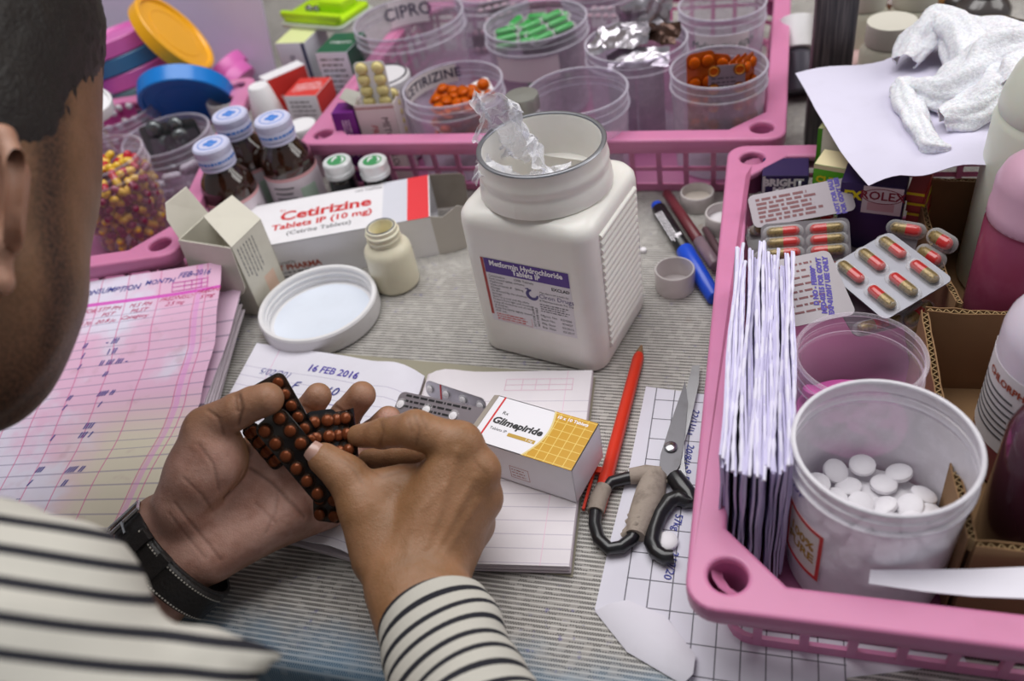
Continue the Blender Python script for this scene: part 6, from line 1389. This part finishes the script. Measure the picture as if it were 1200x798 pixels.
F.chain([rp_(553, 614, 48.6), rp_(552, 590, 51.6), rp_(515, 588, 52.6), rp_(488, 590, 52.2)], [1.0, .8, .72, .62], .3)
P2_, Q2 = F.surface(); P2_ = relax(P2_, Q2, 4)
cl_ = [([(486, 486), (492, 504), (488, 522)], .5), ([(478, 488), (482, 506)], .35), ([(494, 486), (500, 503)], .35), ([(446, 494), (449, 508), (446, 522)], .5), ([(398, 540), (412, 548), (424, 566)], .35), ([(404, 536), (418, 546)], .3), ([(556, 540), (570, 556)], .3), ([(430, 545), (448, 560), (470, 552)], .3)]
P2_, t2 = crease(P2_, Q2, cl_, 2.2, .09, .1)
# tendons and veins just lift the skin of the back of the hand
n2 = normals(P2_, Q2); p2 = proj(P2_); ok = n2 @ TOCAM > .3
for L, k_ in [([(536, 530), (500, 640)], .09), ([(556, 560), (508, 650)], .09), ([(558, 590), (516, 655)], .07), ([(520, 570), (490, 600), (478, 650)], .05)]:
    P2_ = P2_ + n2 * (np.exp(-(polydist(p2, L) / 6) ** 2) * k_ * ok)[:, None]
# ---- head, neck, trunk and arms (coarser; the shirt covers most of it)
HD = [(-120, 70, 40.5), (-50, 300, 38), (-52, 416, 37.5)]
lo, hi = np.array((-68., -42., -34.)), np.array((14., 44., 52.)); F = Field(lo, hi, .42)
F.limb(rp_(-128, 60, 40), rp_(-135, 160, 39), 8.7, 8.4, 2.0)
F.limb(rp_(-70, 90, 41), rp_(-55, 180, 40.5), 6.4, 6.0, 2.0)
F.limb(rp_(-52, 250, 39), rp_(-50, 330, 38), 5.6, 5.3, 1.5); F.limb(rp_(-56, 405, 37.5), rp_(-40, 415, 38.5), 4.1, 3.8, 1.4)
F.limb(rp_(20, 150, 44.5), rp_(12, 190, 44.5), 2.0, 1.8, 1.0); F.limb(rp_(8, 260, 45.5), rp_(0, 300, 45), 1.2, 1.3, .8); F.limb(rp_(-10, 350, 43.5), rp_(-12, 372, 43), 1.5, 1.4, .8)   # brow, nose, mouth on the far side
F.limb(rp_(-170, 280, 36), rp_(-340, 570, 33), 5.8, 5.8, 2.0)
neck = rp_(-340, 570, 33)
F.limb(neck, rp_(-120, 810, 27.5), 5, 4.4, 2.0); F.limb(neck, rp_(-480, 760, 46), 6, 5.6, 2.0)
hipc = np.array((-32., -22., -24.)); F.limb(neck + np.array((-2, -4, -5)), hipc, 9, 12, 3.0); F.limb(neck + np.array((5, -5, -6)), hipc + np.array((6, 0, 0)), 7, 10, 3.0); F.limb(neck + np.array((-9, -2, -6)), hipc + np.array((-8, 0, 0)), 8, 10, 3.0)
F.chain([rp_(-50, 800, 27.5), rp_(20, 818, 27), rp_(110, 902, 26.2), rp_(240, 995, 25.6), rp_(400, 1030, 28.6)], [4.4, 3.5, 3.0, 3.0, 3.0], 1.2); F.chain([rp_(400, 1030, 28.6), rp_(500, 900, 36.5), rp_(530, 800, 41.0)], [3.2, 3.0, 2.2], .8)
F.chain([rp_(-480, 760, 46), rp_(-200, 900, 48), rp_(20, 800, 47.5), rp_(112, 738, 48.9)], [5, 3.9, 3.0, 2.0], 1.0)
P3, Q3 = F.surface(); P3 = relax(P3, Q3, 2)
# ear
lo, hi = bounds([rp_(-40, 140, 33.5), rp_(24, 350, 36)], 1.6); F = Field(lo, hi, .14)
F.chain([rp_(-8, 312, 33.8), rp_(8, 285, 33.6), rp_(20, 240, 33.4), rp_(20, 195, 33.5), rp_(4, 160, 33.9), rp_(-24, 150, 34.5)], [.5, .45, .42, .42, .42, .4], .3)
F.limb(rp_(-8, 312, 33.8), rp_(-2, 330, 33.7), .66, .6, .3); F.limb(rp_(-14, 280, 35.0), rp_(-6, 205, 35.2), 1.3, 1.3, .4)
P4, Q4 = F.surface(); P4 = relax(P4, Q4, 2)
# one mesh
Ps = [P1, P2_, P3, P4]; off = np.cumsum([0] + [len(p) for p in Ps]); PB = np.concatenate(Ps); QB = np.concatenate([q + o for q, o in zip([Q1, Q2, Q3, Q4], off)])
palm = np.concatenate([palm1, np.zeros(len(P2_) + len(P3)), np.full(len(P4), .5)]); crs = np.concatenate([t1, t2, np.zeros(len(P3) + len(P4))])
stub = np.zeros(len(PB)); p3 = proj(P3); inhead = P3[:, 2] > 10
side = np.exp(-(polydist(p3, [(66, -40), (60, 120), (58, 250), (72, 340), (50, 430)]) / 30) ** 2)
stub[off[2]:off[3]] = np.maximum(np.clip((p3[:, 1] - 320) / 140, 0, 1) * .6 + .4, side) * inhead  # beard and sideburn tone, plus an even shade painted over the whole head
k = NT('skin'); x_, y_, z_, v_ = k.xyz()
def attr(k, nm): a = k.n('ShaderNodeAttribute', attribute_name=nm); return a.outputs['Fac']
c = k.mix(k.ramp(k.noise(v_, .5, 4.0), .3, .75), lin('#9c7355'), lin('#86603f'))
c = k.mix(attr(k, 'palm'), c, k.mix(k.ramp(k.noise(v_, .7, 3.0), .35, .7), lin('#c4998a'), lin('#ab7d6d')))
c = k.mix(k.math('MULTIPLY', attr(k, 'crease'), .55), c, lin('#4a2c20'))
c = k.mix(attr(k, 'stubble_and_shade'), c, k.mix(k.ramp(k.noise(v_, 6.0, 2.0), .35, .65), lin('#2c1d15'), lin('#5a3d2d')))
k.set(Base_Color=c, Roughness=.48, Subsurface_Weight=.12, Subsurface_Scale=.004, Specular_IOR_Level=.4)
vo = k.n('ShaderNodeTexVoronoi', feature='DISTANCE_TO_EDGE'); k.link(v_, vo.inputs['Vector']); vo.inputs['Scale'].default_value = 7.0
k.bump(k.math('ADD', k.math('MULTIPLY', vo.outputs['Distance'], .6), k.noise(v_, 4.0, 4.0)), .35, .0009)
SKIN = k.m
man = thing('person', 'man in a black striped white shirt bent over the table, strips in both hands', 'person', Vector((-32, -22, -30)))
def child(name, me, label=None):
    o = D.objects.new(name, me); COL.objects.link(o); o.parent = man; o.matrix_parent_inverse = man.matrix_world.inverted()
    o.matrix_basis = Matrix.Identity(4)
    if label: o['label'] = label
    return o
bpy.context.view_layer.update()
child('body', body_mesh('body', (PB, QB), SKIN, {'palm': palm, 'crease': crs, 'stubble_and_shade': stub}))
# nails
def nail(c0, d_, n_, L_, w_):
    d_ = Vector(d_).normalized(); n_ = Vector(n_); n_ = (n_ - d_ * n_.dot(d_)).normalized(); s_ = d_.cross(n_); rows = []
    for i in range(8):
        u = i / 7; ww = w_ * min(1, .75 + .6 * math.sin(math.pi * min(1, u * .8 + .1)) * .5); rows.append([Vector(c0) + d_ * (L_ * (u - .5)) + s_ * (ww * .5 * q) - n_ * (.28 * w_ * q * q) - n_ * (.12 * (2 * u - 1) ** 2 * L_ * .6) for q in (-1, -.66, -.33, 0, .33, .66, 1)])
    g = G(); g.sheet(rows, .04); return g
tipd = Vector(rp_(379, 537, 47.5) - rp_(408, 560, 47.4)); nn_ = camdir(-.28, .42, .86)
g = nail(Vector(rp_(380, 538, 47.5)) + nn_ * .83, tipd, nn_, 1.25, 1.15); child('thumbnail', mesh('thumbnail', g, mat('nail', '#b58f82', .28, coat=.3)), 'pale thumbnail of the right hand')
# hair: cap over the skull, sideburn and nape
lo, hi = bounds([rp_(-128, 60, 40), rp_(-135, 160, 39), rp_(-60, 60, 41)], 11); F = Field(lo, hi, .35)
F.limb(rp_(-132, 40, 39.8), rp_(-140, 150, 38.6), 9.0, 8.5, 2.0); F.limb(rp_(-72, 10, 41), rp_(-74, 50, 40.6), 6.9, 6.4, 1.5); F.limb(rp_(-140, 220, 36.5), rp_(-170, 330, 35.5), 5.2, 5.2, 1.0)
F.limb(rp_(-15, 190, 31.5), rp_(-15, 300, 31.5), 2.2, 2.2, .8, cut=True)
P5, Q5 = F.surface(); P5 = relax(P5, Q5, 2); P5 = P5 + np.array([mnoise.noise_vector(Vector(p) * 2.2) * .12 for p in P5])
child('hair', body_mesh('hair', (P5, Q5), mat('black_hair', '#1b1512', .5, bump=.8, bscale=5)), 'short black hair')
# shirt: trunk, shoulder and upper arm, and the two sleeves
k = NT('striped_cotton'); x_, y_, z_, v_ = k.xyz(); s_ = attr(k, 'stripe')
dark = k.math('LESS_THAN', k.math('FRACT', s_), .33)
c = k.mix(k.math('MULTIPLY', k.ramp(k.noise(v_, 14.0, 2.0), .3, .7), .12), lin('#bfbcb3'), lin('#918d84')); c = k.mix(dark, c, lin('#2a2a30'))
k.set(Base_Color=c, Roughness=.9, Specular_IOR_Level=.15); k.bump(k.noise(v_, 9.0, 2.0), .25, .0006); COTTON = k.m
lo, hi = np.array((-70., -44., -36.)), np.array((16., 30., 34.)); F = Field(lo, hi, .42)
F.limb(neck + np.array((-2, -4, -5)), hipc, 9.8, 12.8, 3.0); F.limb(neck + np.array((5, -5, -6)), hipc + np.array((6, 0, 0)), 7.8, 10.8, 3.0); F.limb(neck + np.array((-9, -2, -6)), hipc + np.array((-8, 0, 0)), 8.8, 10.8, 3.0)
F.limb(neck + np.array((0, -2, -4.)), rp_(-120, 810, 27.5), 5.6, 5.2, 2.0); F.limb(neck + np.array((0, -2, -4.)), rp_(-480, 760, 46), 6.6, 6.2, 2.0)
F.chain([rp_(-50, 790, 27.5), rp_(20, 806, 27), rp_(110, 890, 26), rp_(240, 990, 25.5), rp_(400, 1030, 28.5)], [5.4, 4.4, 3.7, 3.7, 3.7], 1.0)
F.limb(rp_(-20, 690, 28.5), rp_(46, 706, 28), 3.0, 2.9, .8)
F.chain([rp_(80, 806, 26.6), rp_(220, 778, 27.2), rp_(314, 776, 27.8)], [2.6, 1.25, .35], .7)
F.chain([rp_(-480, 760, 46), rp_(-200, 900, 48), rp_(20, 806, 47.3), rp_(108, 738, 48.8)], [5.6, 4.6, 3.7, 3.1], 1.0)
for a_, b_, r_ in [((-30, 655, 25.0), (60, 668, 25.0), .45), ((60, 668, 25.0), (190, 715, 25.4), .5), ((-20, 740, 22.6), (120, 745, 23.4), .6), ((120, 745, 23.4), (220, 790, 25.2), .5), ((40, 790, 22.6), (150, 798, 23.6), .5)]: F.groove([rp_(*a_), rp_(*b_)], r_, .9)
P6, Q6 = F.surface(); P6 = relax(P6, Q6, 2); P6 = P6 + np.array([mnoise.noise_vector(Vector(p) * .22) * .45 for p in P6])
up_ = np.array(camdir(.14, .93, -.31)); stripe = (P6 @ up_) / .9 + .12 * np.array([mnoise.noise(Vector(p) * .12) for p in P6])
child('shirt', body_mesh('shirt', (P6, Q6), COTTON, {'stripe': stripe}), 'white cotton shirt with thin black stripes')
ax = [Vector(rp_(*q)) for q in [(506, 723, 43.2), (514, 742, 42.5), (530, 782, 40.8), (550, 840, 38.4), (560, 900, 36)]]
rad = [2.86, 2.95, 3.1, 3.35, 3.6]; rings = []; st_ = []; acc = 0.0; n = 48
fine = [(ax[int(q)].lerp(ax[min(int(q) + 1, 4)], q % 1), rad[int(q)] + (rad[min(int(q) + 1, 4)] - rad[int(q)]) * (q % 1)) for q in np.linspace(0, 4, 40)]
dir_ = (ax[3] - ax[0]).normalized(); u_ = dir_.cross(Vector(CF)).normalized(); w_ = u_.cross(dir_)
g = G(); sv = []
for layer in (0, 1):
    seq = fine if layer == 0 else fine[::-1]
    for i, (p, r) in enumerate(seq):
        t_ = (p - ax[0]).dot(dir_); r = r - (.16 if layer else 0); fold = .16 * math.sin(t_ * 1.4) * min(1, t_ / 3)
        ring = []
        for j in range(n):
            a = 2 * math.pi * j / n; rr_ = r * (1 + .03 * math.sin(3 * a + t_)) + fold * math.sin(a * 2 + t_ * .6)
            ring.append(p + u_ * (rr_ * math.cos(a) * 1.04) + w_ * (rr_ * math.sin(a) * .92)); sv.append((t_ + .25 * math.sin(a + 1)) / 1.02 + .3)
        rings.append(ring)
g.loft(rings + [rings[0]], False, False); sv += sv[:n]
me = mesh('sleeve', g, COTTON, 70); a_ = me.attributes.new('stripe', 'FLOAT', 'POINT'); a_.data.foreach_set('value', np.array(sv, np.float32)); child('sleeve', me, 'striped cuff of the right sleeve')

# ------------------------------------------------------------------ wristwatch strap
C_ = Vector(rp_(203, 656, 50.0)); a_ = Vector(rp_(281, 583, 50.2) - rp_(203, 656, 50.0)).normalized(); b_ = Vector(CR * .72 - CU * .70); b_ = (b_ - a_ * b_.dot(a_)).normalized(); c_ = a_.cross(b_); c_ = c_ if c_.dot(Vector(CF)) < 0 else -c_
ws = thing('wristwatch', 'black leather watch strap with white stitching round the man’s left wrist', 'watch', C_)
bb, cc = 3.42, 2.4
def wp_(th, s, lift): e = Vector((math.cos(th) * bb, math.sin(th) * cc)); nn = Vector((math.cos(th) / bb, math.sin(th) / cc)).normalized(); return a_ * s + b_ * (e.x + nn.x * lift) + c_ * (e.y + nn.y * lift)
def band(t0, t1, w_, l0, l1, n=40, mi=0, g=None):
    g = g or G(); rings = []
    for i in range(n + 1):
        th = t0 + (t1 - t0) * i / n; rings.append([wp_(th, -w_ / 2, l0), wp_(th, w_ / 2, l0), wp_(th, w_ / 2, l1 * .7), wp_(th, w_ / 2 - .12, l1), wp_(th, -w_ / 2 + .12, l1), wp_(th, -w_ / 2, l1 * .7)])
    g.loft(rings, True, True, mi); return g
LEA = mat('black_leather', '#1d1a1a', .45, bump=.5, bscale=5); D2 = math.radians
part('strap', band(D2(-60), D2(240), 2.0, 0, .26, 64), LEA, ws)
part('strap_tail', band(D2(18), D2(128), 1.8, .26, .5, 36), LEA, ws)
for q in (118, 92): part('keeper', band(D2(q - 5.5), D2(q + 5.5), 2.3, .3, .72, 6), LEA, ws)
for s_ in (-.72, .72):
    g = G()
    for i in range(34):
        th = D2(20 + 3.2 * i); g.add([wp_(th, s_ - .045, .52), wp_(th + D2(1.7), s_ - .045, .52), wp_(th + D2(1.7), s_ + .045, .52), wp_(th, s_ + .045, .52)], [(0, 1, 2, 3)])
    part('stitching', g, mat('white_thread', '#c9c4ba', .8), ws, 0, 'white stitching', kind='stuff')
g = G(); g.tube([wp_(D2(150), -1.15, .5), wp_(D2(150), 1.15, .5), wp_(D2(166), 1.15, .45), wp_(D2(166), -1.15, .45), wp_(D2(150), -1.15, .5)], .14, 8); g.tube([wp_(D2(150), 0, .6), wp_(D2(134), 0, .62)], .09, 6); part('buckle', g, MATS['bright_steel'], ws, 60, 'steel buckle')
g = G(); g.loft([[wp_(D2(270) + .55 * math.cos(t), 1.6 * math.sin(t), l) for t in np.linspace(0, 2 * math.pi, 24, endpoint=False)] for l in (.1, .75)], True, True); part('watch_case', g, MATS['bright_steel'], ws)

# ------------------------------------------------------------------ strips held in the hands
hs = 'dark tablet strips held in the hands'
def held(label, o_, xe, ye, nx, ny, fm=GRAPH, tm=COPPER, **kw):
    O, Xe, Ye = ray(*o_), ray(*xe), ray(*ye); kw = {**dict(r=.33, dome=.32, mx=.5, my=.55, group=hs), **kw}
    return blister('tablet_strip', label, O, Xe - O, Ye - O, nx, ny, fm, POCKB, tm, th=.06, **kw)
# x runs across the strip, y along it; the pocket side is X x Y
held('dark strip of copper tablets lying frontmost across the palm, under the right thumb', (373, 593, 47.9), (406, 565, 47.7), (296, 503, 47.9), 2, 6)
held('dark strip of copper tablets behind the frontmost one, held under the left thumb', (347, 555, 49.4), (387, 533, 49.4), (293, 454, 49.0), 2, 7, r=.32)
held('dark strip with its rounded end low at the left, under the frontmost strip', (322, 553, 49.6), (338, 540, 49.6), (276, 510, 49.4), 2, 4, r=.3, mx=.4, my=.5)
held('dark strip standing behind the right thumb, left one of the pair below the fingertips', (399, 524, 49.4), (394, 478, 50.0), (362, 516, 49.4), 2, 2, r=.36, mx=.7, my=.55)
held('curled dark strip with a bright edge, right one of the pair below the fingertips', (420, 535, 49.0), (414, 478, 49.8), (388, 535, 49.2), 3, 2, r=.34, bend=-.25, mx=.5)
held('dark strip hanging below the right thumb at the edge of the palm', (402, 614, 49.6), (401, 560, 49.2), (368, 614, 50.2), 3, 2, r=.33, mx=.45, my=.5)
